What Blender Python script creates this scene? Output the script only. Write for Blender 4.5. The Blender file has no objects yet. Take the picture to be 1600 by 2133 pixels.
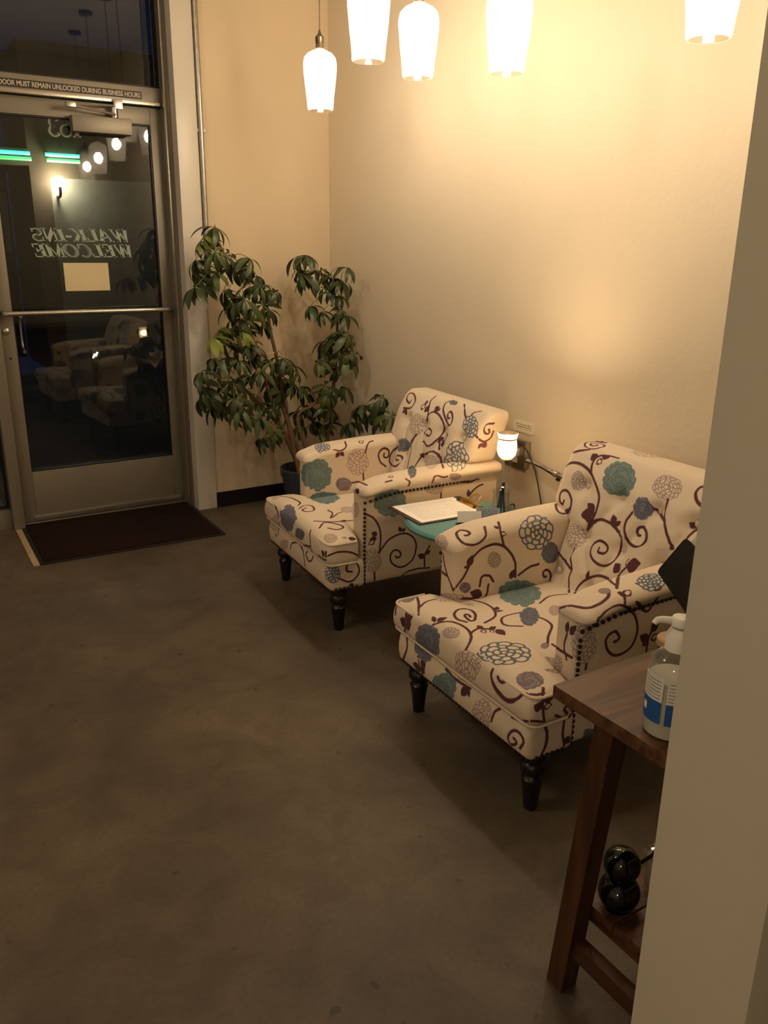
import bpy, bmesh, math, random
import numpy as np
from mathutils import Vector, Matrix

scene = bpy.context.scene
COL = scene.collection
PI = math.pi
rnd = random.Random(11)

# ------------------------------------------------------------------ camera
def camera():
    yaw, pitch, roll = math.radians(32.2), math.radians(-17.855), math.radians(0.69)
    cy, sy = math.cos(yaw), math.sin(yaw)
    f0 = Vector((sy, cy, 0)); rt = Vector((cy, -sy, 0)); up = Vector((0, 0, 1))
    fw = f0 * math.cos(pitch) + up * math.sin(pitch)
    u = up * math.cos(pitch) - f0 * math.sin(pitch)
    r2 = rt * math.cos(roll) + u * math.sin(roll)
    u2 = -rt * math.sin(roll) + u * math.cos(roll)
    cd = bpy.data.cameras.new('camera'); co = bpy.data.objects.new('camera', cd); COL.objects.link(co)
    cd.sensor_fit = 'VERTICAL'; cd.sensor_height = 36.0; cd.lens = 1726.5 / 2133 * 36.0
    cd.clip_start = 0.02
    m = Matrix((r2, u2, -fw)).transposed().to_4x4(); m.translation = Vector((0, 0, 1.45))
    co.matrix_world = m
    scene.camera = co
camera()

# ------------------------------------------------------------------ world, exposure
world = bpy.data.worlds.new('dusk'); scene.world = world; world.use_nodes = True
bg = world.node_tree.nodes['Background']
bg.inputs['Color'].default_value = (0.10, 0.16, 0.42, 1)      # deep dusk blue
bg.inputs['Strength'].default_value = 0.028
vs = scene.view_settings
vs.view_transform = 'Standard'; vs.look = 'None'; vs.gamma = 1.0; vs.use_curve_mapping = False
vs.exposure = 0.50
scene.cycles.use_denoising = True
scene.cycles.max_bounces = 10
scene.cycles.transparent_max_bounces = 16
scene.cycles.sample_clamp_indirect = 4.0
scene.cycles.caustics_reflective = False
scene.cycles.caustics_refractive = False
BULB = 192.0          # radiance of the pendant bulbs
CEIL_FILL = 44.0      # unseen ceiling globe added as room fill
TLAMP = 900.0          # little table lamp
WARM = (1.0, 0.84, 0.635)
FLOOR_FILL = 27.0    # globe on a stand, added behind the camera as fill

# ------------------------------------------------------------------ materials
MATS = {}
def srgb(r, g, b):
    f = lambda c: (c / 255 / 12.92) if c / 255 <= 0.04045 else ((c / 255 + 0.055) / 1.055) ** 2.4
    return (f(r), f(g), f(b), 1)

def nt_new(name):
    m = bpy.data.materials.new(name); m.use_nodes = True
    MATS[name] = m
    return m, m.node_tree, m.node_tree.nodes['Principled BSDF']

def lk(nt, a, b): nt.links.new(a, b)

def mat(name, col, rough=0.5, metal=0.0, noise=0.0, nscale=8.0, bump=0.0, bscale=60.0, col2=None, spec=0.5,
        stretch=(1, 1, 1), trans=0.0, ior=1.45, coat=0.0, detail=4.0):
    """plain procedural material: colour modulated by noise, optional bump"""
    m, nt, b = nt_new(name)
    b.inputs['Roughness'].default_value = rough; b.inputs['Metallic'].default_value = metal
    b.inputs['Specular IOR Level'].default_value = spec
    b.inputs['Transmission Weight'].default_value = trans; b.inputs['IOR'].default_value = ior
    b.inputs['Coat Weight'].default_value = coat
    tc = nt.nodes.new('ShaderNodeTexCoord'); mp = nt.nodes.new('ShaderNodeMapping')
    mp.inputs['Scale'].default_value = stretch
    lk(nt, tc.outputs['Object'], mp.inputs['Vector'])
    c2 = col2 or tuple(max(0, c * (1 - noise)) for c in col[:3]) + (1,)
    n = nt.nodes.new('ShaderNodeTexNoise'); n.inputs['Scale'].default_value = nscale; n.inputs['Detail'].default_value = detail
    lk(nt, mp.outputs[0], n.inputs['Vector'])
    r = nt.nodes.new('ShaderNodeValToRGB')
    r.color_ramp.elements[0].position = 0.3; r.color_ramp.elements[1].position = 0.7
    r.color_ramp.elements[0].color = c2; r.color_ramp.elements[1].color = col
    lk(nt, n.outputs['Fac'], r.inputs['Fac']); lk(nt, r.outputs['Color'], b.inputs['Base Color'])
    if bump:
        n2 = nt.nodes.new('ShaderNodeTexNoise'); n2.inputs['Scale'].default_value = bscale; n2.inputs['Detail'].default_value = 3
        lk(nt, mp.outputs[0], n2.inputs['Vector'])
        bp = nt.nodes.new('ShaderNodeBump'); bp.inputs['Strength'].default_value = bump; bp.inputs['Distance'].default_value = 0.01
        lk(nt, n2.outputs['Fac'], bp.inputs['Height']); lk(nt, bp.outputs[0], b.inputs['Normal'])
    return m

def emit(name, col, strength):
    m, nt, b = nt_new(name)
    b.inputs['Base Color'].default_value = (0.8, 0.8, 0.8, 1)
    b.inputs['Emission Color'].default_value = tuple(col[:3]) + (1,)
    b.inputs['Emission Strength'].default_value = strength
    return m

def thin_glass(name, tint=(1, 1, 1), translucent=0.0, frost=(1, .95, .85), gloss=1.0, rough=0.02, edge=None):
    """thin pane: clear + fresnel reflection (+ some translucent frosting)"""
    m, nt, b = nt_new(name); nt.nodes.remove(b)
    out = nt.nodes['Material Output']
    tr = nt.nodes.new('ShaderNodeBsdfTransparent'); tr.inputs['Color'].default_value = tuple(tint) + (1,)
    gl = nt.nodes.new('ShaderNodeBsdfGlossy'); gl.inputs['Roughness'].default_value = rough
    gl.inputs['Color'].default_value = (gloss, gloss, gloss, 1)
    lw = nt.nodes.new('ShaderNodeLayerWeight'); lw.inputs['Blend'].default_value = 0.5      # Schlick, same from both sides
    pw = nt.nodes.new('ShaderNodeMath'); pw.operation = 'POWER'; pw.inputs[1].default_value = 5.0
    fr = nt.nodes.new('ShaderNodeMath'); fr.operation = 'MULTIPLY_ADD'; fr.inputs[1].default_value = 0.96; fr.inputs[2].default_value = 0.04
    lk(nt, lw.outputs['Facing'], pw.inputs[0]); lk(nt, pw.outputs[0], fr.inputs[0])
    if edge:                                  # longer path through the glass near its silhouette
        p3 = nt.nodes.new('ShaderNodeMath'); p3.operation = 'POWER'; p3.inputs[1].default_value = 2.5
        mc = nt.nodes.new('ShaderNodeMix'); mc.data_type = 'RGBA'
        mc.inputs[6].default_value = tuple(tint) + (1,); mc.inputs[7].default_value = tuple(edge) + (1,)
        lk(nt, lw.outputs['Facing'], p3.inputs[0]); lk(nt, p3.outputs[0], mc.inputs['Factor']); lk(nt, mc.outputs[2], tr.inputs['Color'])
    base = tr.outputs[0]
    if translucent:
        tl = nt.nodes.new('ShaderNodeBsdfTranslucent'); tl.inputs['Color'].default_value = tuple(frost) + (1,)
        mx = nt.nodes.new('ShaderNodeMixShader'); mx.inputs['Fac'].default_value = translucent
        lk(nt, tr.outputs[0], mx.inputs[1]); lk(nt, tl.outputs[0], mx.inputs[2]); base = mx.outputs[0]
    mix = nt.nodes.new('ShaderNodeMixShader')
    lk(nt, fr.outputs[0], mix.inputs['Fac']); lk(nt, base, mix.inputs[1]); lk(nt, gl.outputs[0], mix.inputs[2])
    lk(nt, mix.outputs[0], out.inputs['Surface'])
    return m

def concrete_floor():
    m, nt, b = nt_new('polished_concrete')
    tc = nt.nodes.new('ShaderNodeTexCoord')
    def noise(s, d, dist=0.0):
        n = nt.nodes.new('ShaderNodeTexNoise'); n.inputs['Scale'].default_value = s; n.inputs['Detail'].default_value = d
        n.inputs['Distortion'].default_value = dist
        lk(nt, tc.outputs['Object'], n.inputs['Vector']); return n
    def ramp(n, p0, c0, p1, c1):
        r = nt.nodes.new('ShaderNodeValToRGB'); e = r.color_ramp.elements
        e[0].position, e[0].color, e[1].position, e[1].color = p0, c0, p1, c1
        lk(nt, n.outputs['Fac'], r.inputs['Fac']); return r
    def mul(a, c):
        x = nt.nodes.new('ShaderNodeMix'); x.data_type = 'RGBA'; x.blend_type = 'MULTIPLY'; x.inputs['Factor'].default_value = 1
        lk(nt, a, x.inputs[6]); lk(nt, c, x.inputs[7]); return x.outputs[2]
    big = ramp(noise(1.5, 6, 0.35), 0.33, srgb(84, 74, 61), 0.70, srgb(112, 100, 83))
    mid = ramp(noise(6.5, 6, 0.8), 0.32, (0.70, 0.69, 0.68, 1), 0.66, (1, 1, 1, 1))
    fine = ramp(noise(70, 4), 0.35, (0.88, 0.87, 0.86, 1), 0.62, (1, 1, 1, 1))
    spots = ramp(noise(21, 1.5), 0.25, (0.62, 0.58, 0.54, 1), 0.285, (1, 1, 1, 1))
    c = mul(mul(mul(big.outputs[0], mid.outputs[0]), fine.outputs[0]), spots.outputs[0])
    lk(nt, c, b.inputs['Base Color'])
    rr = nt.nodes.new('ShaderNodeMapRange'); rr.inputs['To Min'].default_value = 0.42; rr.inputs['To Max'].default_value = 0.62
    lk(nt, noise(5, 4).outputs['Fac'], rr.inputs['Value']); lk(nt, rr.outputs[0], b.inputs['Roughness'])
    b.inputs['Specular IOR Level'].default_value = 0.30
    bp = nt.nodes.new('ShaderNodeBump'); bp.inputs['Strength'].default_value = 0.06; bp.inputs['Distance'].default_value = 0.01
    lk(nt, noise(120, 3).outputs['Fac'], bp.inputs['Height']); lk(nt, bp.outputs[0], b.inputs['Normal'])
    return m

def wood(name, c1, c2, scale=5.0, axis='X', rough=0.45):
    m, nt, b = nt_new(name)
    tc = nt.nodes.new('ShaderNodeTexCoord'); mp = nt.nodes.new('ShaderNodeMapping')
    mp.inputs['Scale'].default_value = {'X': (0.6, 9, 9), 'Y': (9, 0.6, 9), 'Z': (9, 9, 0.6)}[axis]
    lk(nt, tc.outputs['Object'], mp.inputs['Vector'])
    n = nt.nodes.new('ShaderNodeTexNoise'); n.inputs['Scale'].default_value = scale; n.inputs['Detail'].default_value = 8
    n.inputs['Distortion'].default_value = 1.2
    lk(nt, mp.outputs[0], n.inputs['Vector'])
    r = nt.nodes.new('ShaderNodeValToRGB'); e = r.color_ramp.elements
    e[0].position, e[0].color, e[1].position, e[1].color = 0.36, c1, 0.64, c2
    lk(nt, n.outputs['Fac'], r.inputs['Fac']); lk(nt, r.outputs[0], b.inputs['Base Color'])
    b.inputs['Roughness'].default_value = rough; b.inputs['Specular IOR Level'].default_value = 0.22
    bp = nt.nodes.new('ShaderNodeBump'); bp.inputs['Strength'].default_value = 0.15; bp.inputs['Distance'].default_value = 0.004
    lk(nt, n.outputs['Fac'], bp.inputs['Height']); lk(nt, bp.outputs[0], b.inputs['Normal'])
    return m

def printed(name, paper, ink, rows, axis='Y', lo=0.1, hi=0.9, words=60.0, rough=0.7, x0=0.1, x1=0.9):
    """paper with grey lines of print, in generated coordinates"""
    m, nt, b = nt_new(name); b.inputs['Roughness'].default_value = rough
    tc = nt.nodes.new('ShaderNodeTexCoord'); sp = nt.nodes.new('ShaderNodeSeparateXYZ')
    lk(nt, tc.outputs['Generated'], sp.inputs[0])
    ia, ib = {'Y': (1, 0), 'X': (0, 1), 'Z': (2, 0), 'ZY': (2, 1)}[axis]
    def math_(op, a, v=None, w=None):
        n = nt.nodes.new('ShaderNodeMath'); n.operation = op
        for i, q in enumerate((a, v)):
            if q is None: continue
            if isinstance(q, (int, float)): n.inputs[i].default_value = q
            else: lk(nt, q, n.inputs[i])
        return n.outputs[0]
    a, c = sp.outputs[ia], sp.outputs[ib]
    fr = math_('FRACT', math_('MULTIPLY', a, rows))
    line = math_('MULTIPLY', math_('GREATER_THAN', fr, 0.35), math_('LESS_THAN', fr, 0.75))
    inside = math_('MULTIPLY', math_('MULTIPLY', math_('GREATER_THAN', a, lo), math_('LESS_THAN', a, hi)),
                   math_('MULTIPLY', math_('GREATER_THAN', c, x0), math_('LESS_THAN', c, x1)))
    cmb = nt.nodes.new('ShaderNodeCombineXYZ')
    lk(nt, math_('MULTIPLY', c, words), cmb.inputs[0]); lk(nt, math_('FLOOR', math_('MULTIPLY', a, rows)), cmb.inputs[1])
    nz = nt.nodes.new('ShaderNodeTexNoise'); nz.inputs['Scale'].default_value = 1.0; nz.inputs['Detail'].default_value = 1
    lk(nt, cmb.outputs[0], nz.inputs['Vector'])
    fac = math_('MULTIPLY', math_('MULTIPLY', line, inside), math_('GREATER_THAN', nz.outputs['Fac'], 0.44))
    mx = nt.nodes.new('ShaderNodeMix'); mx.data_type = 'RGBA'
    lk(nt, fac, mx.inputs['Factor']); mx.inputs[6].default_value = paper; mx.inputs[7].default_value = ink
    lk(nt, mx.outputs[2], b.inputs['Base Color'])
    return m

mat('plaster', srgb(228, 213, 188), 0.62, noise=0.06, nscale=1.6, bump=0.16, bscale=38, spec=0.25, detail=8)
mat('plaster_entry', srgb(230, 210, 178), 0.6, noise=0.10, nscale=2.6, bump=0.12, bscale=30, spec=0.25, stretch=(1, 1, .55), detail=8)
mat('partition_paint', srgb(190, 182, 160), 0.6, noise=0.04, nscale=3, bump=0.12, bscale=30, spec=0.3)
mat('ceiling_paint', srgb(225, 215, 195), 0.8, noise=0.03)
concrete_floor()
mat('aluminium', srgb(143, 135, 119), 0.42, 0.35, noise=0.10, nscale=3, stretch=(1, 1, .25))
mat('bright_aluminium', srgb(205, 198, 184), 0.3, 0.9, noise=0.08, nscale=20)
mat('white_marble', srgb(226, 218, 204), 0.35, noise=0.10, nscale=4, stretch=(1, 1, .6), detail=9)
mat('rubber_base', srgb(22, 18, 16), 0.5, noise=0.2)
mat('mat_pile', srgb(42, 28, 23), 0.95, noise=0.35, nscale=160, bump=0.5, bscale=260, spec=0.1)
mat('mat_rubber', srgb(30, 25, 22), 0.7, noise=0.2)
mat('mat_backing', srgb(188, 166, 130), 0.8, noise=0.2, nscale=30)
thin_glass('door_glass', (0.86, 0.90, 0.90))
thin_glass('clear_glass', (0.96, 0.97, 0.97), edge=(.34, .33, .30))
thin_glass('seeded_glass', (0.98, 0.96, 0.93), translucent=0.16, rough=0.06)
thin_glass('milk_glass', (0.9, 0.85, 0.75), translucent=0.72, frost=(1, .9, .76), rough=0.2)
mat('vinyl_letter', srgb(232, 234, 210), 0.6)
mat('cream_paper', srgb(232, 214, 170), 0.8, noise=0.04)
mat('sign_dark', srgb(40, 32, 30), 0.5); mat('sign_letter', srgb(214, 200, 176), 0.6)
mat('black_wood', srgb(24, 18, 16), 0.32, noise=0.25, nscale=20)
mat('nail_bronze', srgb(70, 54, 44), 0.34, 0.8, noise=0.2)
mat('plain_cream', srgb(222, 204, 180), 0.9, noise=0.04, nscale=30, bump=0.3, bscale=500, spec=0.2)
mat('teal_paint', srgb(92, 142, 140), 0.45, noise=0.12, nscale=9)
mat('clipboard_brown', srgb(70, 44, 40), 0.5, noise=0.15)
mat('brass', srgb(214, 172, 98), 0.28, 1.0)
printed('printed_form', srgb(248, 243, 236), srgb(186, 178, 172), 24, axis='X', words=38)
mat('pen_navy', srgb(36, 40, 70), 0.35); mat('pen_black', srgb(18, 18, 20), 0.3)
mat('card_white', srgb(236, 230, 222), 0.6); printed('card_print', srgb(150, 160, 172), srgb(92, 98, 108), 9, axis='Z', words=14)
mat('holder_black', srgb(20, 20, 22), 0.3)
printed('notice', srgb(236, 226, 200), srgb(120, 100, 76), 5, axis='ZY', lo=.32, hi=.82, words=16)
mat('steel', srgb(190, 186, 178), 0.3, 1.0, noise=0.2, nscale=25)
mat('cord_grey', srgb(120, 104, 84), 0.5); mat('cord_dark', srgb(60, 54, 48), 0.5)
wood('walnut', srgb(64, 41, 27), srgb(98, 67, 45), 4.0, 'X', 0.4)
wood('walnut_leg', srgb(56, 35, 22), srgb(80, 51, 32), 4.0, 'Z', 0.45)
wood('walnut_rail', srgb(60, 38, 24), srgb(86, 56, 36), 4.0, 'Y', 0.45)
mat('gloss_black', srgb(8, 8, 8), 0.08, spec=0.6)
mat('satin_black', srgb(9, 8, 8), 0.6, spec=0.08)
mat('shell_grey', srgb(176, 170, 150), 0.5)
mat('white_plastic', srgb(232, 228, 216), 0.35, noise=0.02)
thin_glass('bottle_plastic', (0.90, 0.91, 0.89), translucent=0.12, frost=(.9, .9, .86), rough=0.08, edge=(.5, .5, .46))
mat('gel', srgb(200, 196, 182), 0.2, spec=0.4)
printed('label_white', srgb(214, 210, 200), srgb(136, 134, 132), 13, axis='ZY', lo=.42, hi=.95, words=20)
mat('label_blue', srgb(38, 86, 150), 0.4, noise=0.15, nscale=40)
mat('foil', srgb(214, 208, 200), 0.25, 0.9, noise=0.3, nscale=120)
mat('tan_wood', srgb(178, 148, 108), 0.5, noise=0.2, nscale=14)
mat('dark_jar', srgb(40, 34, 28), 0.25)
mat('leaf_dark', srgb(58, 70, 36), 0.38, noise=0.25, nscale=14)
mat('leaf_mid', srgb(76, 88, 44), 0.38, noise=0.25, nscale=14)
mat('leaf_young', srgb(140, 152, 72), 0.4, noise=0.2, nscale=14)
mat('bark', srgb(120, 92, 62), 0.8, noise=0.3, nscale=40, bump=0.3)
mat('petiole', srgb(112, 116, 62), 0.6); mat('twine', srgb(210, 190, 156), 0.8)
mat('pot_blue', srgb(62, 68, 82), 0.4, noise=0.15); mat('soil', srgb(46, 34, 24), 0.95, noise=0.4, nscale=60)
emit('bulb_glow', WARM, BULB); emit('table_lamp_glow', (1.0, .72, .42), TLAMP)
emit('floor_fill_glow', (1.0, .88, .72), FLOOR_FILL)
emit('ceiling_fill_glow', (1.0, .86, .68), CEIL_FILL)
emit('neon_cyan', (0.05, 0.95, 0.62), 1.6); emit('neon_green', (0.08, 0.85, 0.16), 1.1)
emit('street_globe', (1.0, .93, .8), 65.0); emit('headlamp', (1, .86, .62), 4.0)
mat('asphalt', srgb(60, 60, 62), 0.9, noise=0.3); mat('facade_brown', srgb(120, 100, 74), 0.9, noise=0.15)
mat('facade_pale', srgb(170, 160, 136), 0.9, noise=0.12); mat('facade_dark', srgb(70, 66, 60), 0.8, noise=0.2)
mat('car_paint', srgb(40, 44, 56), 0.3, spec=0.5); thin_glass('car_glass', (.3, .34, .4))
mat('socket_metal', srgb(120, 104, 84), 0.35, 0.9)
mat('paver', srgb(96, 92, 86), 0.9, noise=0.25, nscale=6)

# ------------------------------------------------------------------ mesh helpers
class MB:
    def __init__(s): s.v = []; s.f = []
    def add(s, v, f):
        o = len(s.v); s.v += [tuple(p) for p in v]; s.f += [tuple(i + o for i in q) for q in f]; return s
    def box(s, lo, hi, M=None):
        (a, b, c), (d, e, g) = lo, hi
        v = [Vector(p) for p in ((a, b, c), (d, b, c), (d, e, c), (a, e, c), (a, b, g), (d, b, g), (d, e, g), (a, e, g))]
        if M: v = [M @ p for p in v]
        return s.add(v, [(0, 3, 2, 1), (4, 5, 6, 7), (0, 1, 5, 4), (1, 2, 6, 5), (2, 3, 7, 6), (3, 0, 4, 7)])
    def bbox(s, lo, hi, b=0.004, M=None):
        """chamfered box"""
        bm = bmesh.new(); m = MB().box(lo, hi)
        vs = [bm.verts.new(p) for p in m.v]; [bm.faces.new([vs[i] for i in q]) for q in m.f]
        bmesh.ops.bevel(bm, geom=bm.edges[:], offset=b, segments=2, profile=0.6, affect='EDGES')
        bm.verts.index_update()
        v = [(M @ p.co) if M else p.co.copy() for p in bm.verts]; f = [tuple(q.index for q in fc.verts) for fc in bm.faces]
        bm.free(); return s.add(v, f)
    def lathe(s, prof, n=24, at=(0, 0, 0), M=None, cap=True, a0=0.0, a1=2 * PI):
        full = abs(a1 - a0 - 2 * PI) < 1e-6; k = n if full else n + 1; v = []; f = []
        for r, z in prof:
            for i in range(k):
                a = a0 + (a1 - a0) * i / n
                v.append(Vector((at[0] + r * math.cos(a), at[1] + r * math.sin(a), at[2] + z)))
        for j in range(len(prof) - 1):
            for i in range(n):
                i2 = (i + 1) % k
                f.append((j * k + i, j * k + i2, (j + 1) * k + i2, (j + 1) * k + i))
        if cap and full:
            if prof[0][0] > 1e-5: f.append(tuple(reversed(range(k))))
            if prof[-1][0] > 1e-5: f.append(tuple((len(prof) - 1) * k + i for i in range(k)))
        if M: v = [M @ p for p in v]
        return s.add(v, f)
    def tube(s, pts, r, n=8, cap=True):
        pts = [Vector(p) for p in pts]; rs = r if isinstance(r, (list, tuple)) else [r] * len(pts); v = []; f = []
        up = None
        for i, p in enumerate(pts):
            t = (pts[min(i + 1, len(pts) - 1)] - pts[max(i - 1, 0)]).normalized()
            if up is None: up = Vector((0, 0, 1)) if abs(t.z) < 0.9 else Vector((1, 0, 0))
            a = t.cross(up).normalized(); b = a.cross(t).normalized(); up = b
            for k in range(n):
                q = 2 * PI * k / n; v.append(p + (a * math.cos(q) + b * math.sin(q)) * rs[i])
        for i in range(len(pts) - 1):
            for k in range(n): f.append((i * n + k, i * n + (k + 1) % n, (i + 1) * n + (k + 1) % n, (i + 1) * n + k))
        if cap: f.append(tuple(reversed(range(n)))); f.append(tuple((len(pts) - 1) * n + k for k in range(n)))
        return s.add(v, f)
    def ball(s, c, r, n=10, sc=(1, 1, 1)):
        pr = [(max(r * math.sin(PI * i / n), 1e-6), -r * math.cos(PI * i / n)) for i in range(n + 1)]
        m = MB().lathe(pr, n * 2, cap=False)
        return s.add([(c[0] + p[0] * sc[0], c[1] + p[1] * sc[1], c[2] + p[2] * sc[2]) for p in m.v], m.f)
    def build(s, name, material, parent=None, smooth=False, loc=None, angle=40):
        me = bpy.data.meshes.new(name); me.from_pydata([tuple(p) for p in s.v], [], s.f)
        if loc is not None:
            me.transform(Matrix.Translation(-Vector(loc)))
        bm = bmesh.new(); bm.from_mesh(me); bmesh.ops.remove_doubles(bm, verts=bm.verts, dist=1e-6)
        bmesh.ops.recalc_face_normals(bm, faces=bm.faces); bm.to_mesh(me); bm.free()
        if smooth:
            me.shade_smooth() if hasattr(me, 'shade_smooth') else None
            try: me.set_sharp_from_angle(angle=math.radians(angle))
            except Exception: pass
        me.materials.append(MATS[material])
        o = bpy.data.objects.new(name, me); COL.objects.link(o)
        if loc is not None: o.location = loc
        if parent: o.parent = parent
        return o

def catmull(pts, k=8):
    P = [np.array(p, float) for p in pts]
    if len(P) < 3: return [tuple(p) for p in P]
    Q = [2 * P[0] - P[1]] + P + [2 * P[-1] - P[-2]]; out = []
    for i in range(1, len(Q) - 2):
        a, b, c, d = Q[i - 1:i + 3]
        for j in range(k):
            t = j / k
            out.append(tuple(0.5 * (2 * b + (c - a) * t + (2 * a - 5 * b + 4 * c - d) * t * t + (3 * b - a - 3 * c + d) * t ** 3)))
    out.append(tuple(P[-1])); return out

def tag(o, label=None, cat=None, group=None, kind=None):
    if label: o['label'] = label
    if cat: o['category'] = cat
    if group: o['group'] = group
    if kind: o['kind'] = kind
    return o

def thing(name, loc, label, cat, group=None, rz=0.0):
    o = bpy.data.objects.new(name, None); COL.objects.link(o); o.location = loc; o.rotation_euler = (0, 0, rz)
    o.empty_display_size = 0.05
    bpy.context.view_layer.update()
    return tag(o, label, cat, group)

def part(mb, name, material, parent, smooth=False, angle=40):
    """mesh given in world coordinates, parented to an (unrotated) thing"""
    o = mb.build(name, material, None, smooth, angle=angle)
    par = parent; off = Vector((0, 0, 0))
    while par is not None: off += par.location; par = par.parent
    o.data.transform(Matrix.Translation(-off)); o.parent = parent
    return o

def struct(mb, name, material, parent=None, smooth=False, **k):
    o = mb.build(name, material, None, smooth) if parent is None else part(mb, name, material, parent, smooth)
    if parent is None: tag(o, kind='structure', **k)
    return o

# ================================================================== THE SETTING
WX, WY, DY, HC = 2.364, 4.37, 4.58, 3.05      # right wall, entry wall, door plane, ceiling
struct(MB().box((-3.0, -2.6, -0.1), (WX, 4.60, 0.0)), 'floor', 'polished_concrete', label='polished brown grey concrete floor with mottled stains')
struct(MB().box((-3.1, -2.7, HC), (WX + .1, 4.66, HC + .1)), 'ceiling', 'ceiling_paint')
struct(MB().box((WX, -2.6, 0), (WX + .1, 4.66, HC)), 'wall_right', 'plaster', label='long cream plaster wall behind the armchairs')
struct(MB().box((1.61, WY, 0), (WX, 4.66, HC)), 'wall_front', 'plaster_entry', label='narrow cream plaster wall between door and corner')
struct(MB().box((-3.1, -2.6, 0), (-3.0, 4.66, HC)), 'wall_left', 'plaster')
struct(MB().box((-3.0, -2.7, 0), (WX, -2.6, HC)), 'wall_back', 'plaster')
struct(MB().box((-3.0, 4.50, 0), (-0.75, 4.66, HC)), 'wall_entrance', 'plaster')
struct(MB().bbox((0.62, 0.325, 0), (WX, 0.453, HC), .006), 'wall_partition', 'partition_paint', label='end of a grey beige partition wall beside the wooden console', smooth=True)
struct(MB().bbox((1.61, WY - .012, 0), (WX - .001, WY - .0005, .088), .003), 'baseboard_front', 'rubber_base')
struct(MB().bbox((WX - .012, 0.46, 0), (WX - .0005, WY - .013, .088), .003), 'baseboard_right', 'rubber_base')
# white marble clad pier beside the door
t = thing('trim_1', (1.555, WY, 0), 'white marble pier beside the glass door', 'trim'); del t['category']; tag(t, kind='structure')
part(MB().bbox((1.503, WY - .012, 0), (1.611, 4.66, 2.9), .003), 'pier_slab', 'white_marble', t, True)
part(MB().box((1.503, WY - .012, 2.9), (1.611, 4.66, HC)), 'pier_top', 'white_marble', t)

# storefront framing: mullion, jamb, header
t = thing('trim_2', (1.0, DY, 0), 'aluminium storefront framing around the glass door', 'trim'); del t['category']; tag(t, kind='structure')
part(MB().bbox((.548, 4.50, 0), (.603, 4.64, HC), .003), 'mullion', 'aluminium', t, True)
part(MB().bbox((1.499, 4.43, 0), (1.5025, 4.64, HC), .001), 'jamb', 'aluminium', t, True)
part(MB().bbox((1.488, 4.53, 0), (1.4985, 4.556, 2.10), .002), 'door_stop', 'aluminium', t, True)
part(MB().bbox((1.484, 4.47, 0), (1.4985, 4.50, HC), .002), 'jamb_stop', 'bright_aluminium', t, True)
part(MB().bbox((.603, 4.53, 2.103), (1.4985, 4.64, 2.187), .003), 'header', 'aluminium', t, True)
part(MB().bbox((.603, 4.515, 2.103), (1.4985, 4.5295, 2.120), .002), 'header_stop', 'bright_aluminium', t, True)
part(MB().bbox((.603, 4.545, .0), (1.4985, 4.60, .016), .004), 'threshold', 'bright_aluminium', t, True)
part(MB().bbox((-.75, 4.54, 0), (.5475, 4.62, .105), .003), 'sill_rail', 'aluminium', t, True)
part(MB().bbox((-.75, 4.52, .1055), (-.70, 4.64, HC), .003), 'mullion', 'aluminium', t, True)

def window(name, x0, x1, z0, z1, y=4.585):
    w = thing(name, ((x0 + x1) / 2, y, z0), None, None); tag(w, kind='structure')
    g = .012
    part(MB().box((x0, y - .012, z0), (x0 + g, y + .012, z1)).box((x1 - g, y - .012, z0), (x1, y + .012, z1))
         .box((x0 + g, y - .012, z0), (x1 - g, y + .012, z0 + g)).box((x0 + g, y - .012, z1 - g), (x1 - g, y + .012, z1)), 'window_frame', 'rubber_base', w)
    part(MB().box((x0 + g, y - .003, z0 + g), (x1 - g, y + .003, z1 - g)), 'pane', 'door_glass', w)
    return w
w = window('window_1', .604, 1.4985, 2.1875, HC - .002); w['label'] = 'dark transom pane above the glass door'
w = window('window_2', -.6995, .5475, .1055, HC - .002); w['label'] = 'tall sidelight pane beside the glass door'

# ------------------------------------------------------------------ lettering helper (slab-serif italic)
GLY = {
 'W': [(.02, 1, .20, 0, .15), (.20, 0, .40, .95, .07), (.40, .95, .56, 0, .15), (.56, 0, .80, 1, .07), (-.06, .97, .18, .97, .06), (.68, .97, .90, .97, .06), (.30, .97, .48, .97, .06)],
 'A': [(.08, 0, .38, 1, .07), (.38, 1, .62, 0, .16), (.18, .33, .55, .33, .07), (-.04, .03, .22, .03, .06), (.48, .03, .78, .03, .06)],
 'L': [(.16, 0, .16, 1, .16), (.0, .97, .32, .97, .06), (.0, .035, .56, .035, .07), (.55, .0, .58, .28, .06)],
 'K': [(.16, 0, .16, 1, .16), (.0, .97, .32, .97, .06), (.0, .03, .32, .03, .06), (.20, .40, .62, .98, .07), (.32, .58, .62, 0, .15), (.48, .97, .74, .97, .06), (.48, .03, .76, .03, .06)],
 '-': [(.04, .38, .30, .38, .13)],
 'I': [(.18, 0, .18, 1, .17), (.02, .97, .34, .97, .06), (.02, .03, .34, .03, .06)],
 'N': [(.12, 0, .12, 1, .07), (.10, 1, .58, 0, .16), (.60, 0, .60, 1, .07), (.48, .97, .74, .97, .06), (-.02, .03, .26, .03, .06), (-.04, .97, .16, .97, .06)],
 'E': [(.16, 0, .16, 1, .16), (.0, .965, .56, .965, .07), (.0, .035, .58, .035, .07), (.16, .51, .42, .51, .07), (.42, .38, .42, .64, .05), (.55, .74, .55, 1, .05), (.58, 0, .58, .28, .05)],
 'M': [(.10, 0, .10, 1, .07), (.10, 1, .40, .06, .14), (.40, .06, .70, 1, .06), (.72, 0, .72, 1, .16), (-.04, .03, .24, .03, .06), (.58, .03, .88, .03, .06), (-.04, .97, .16, .97, .06), (.70, .97, .88, .97, .06)],
}
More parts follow.
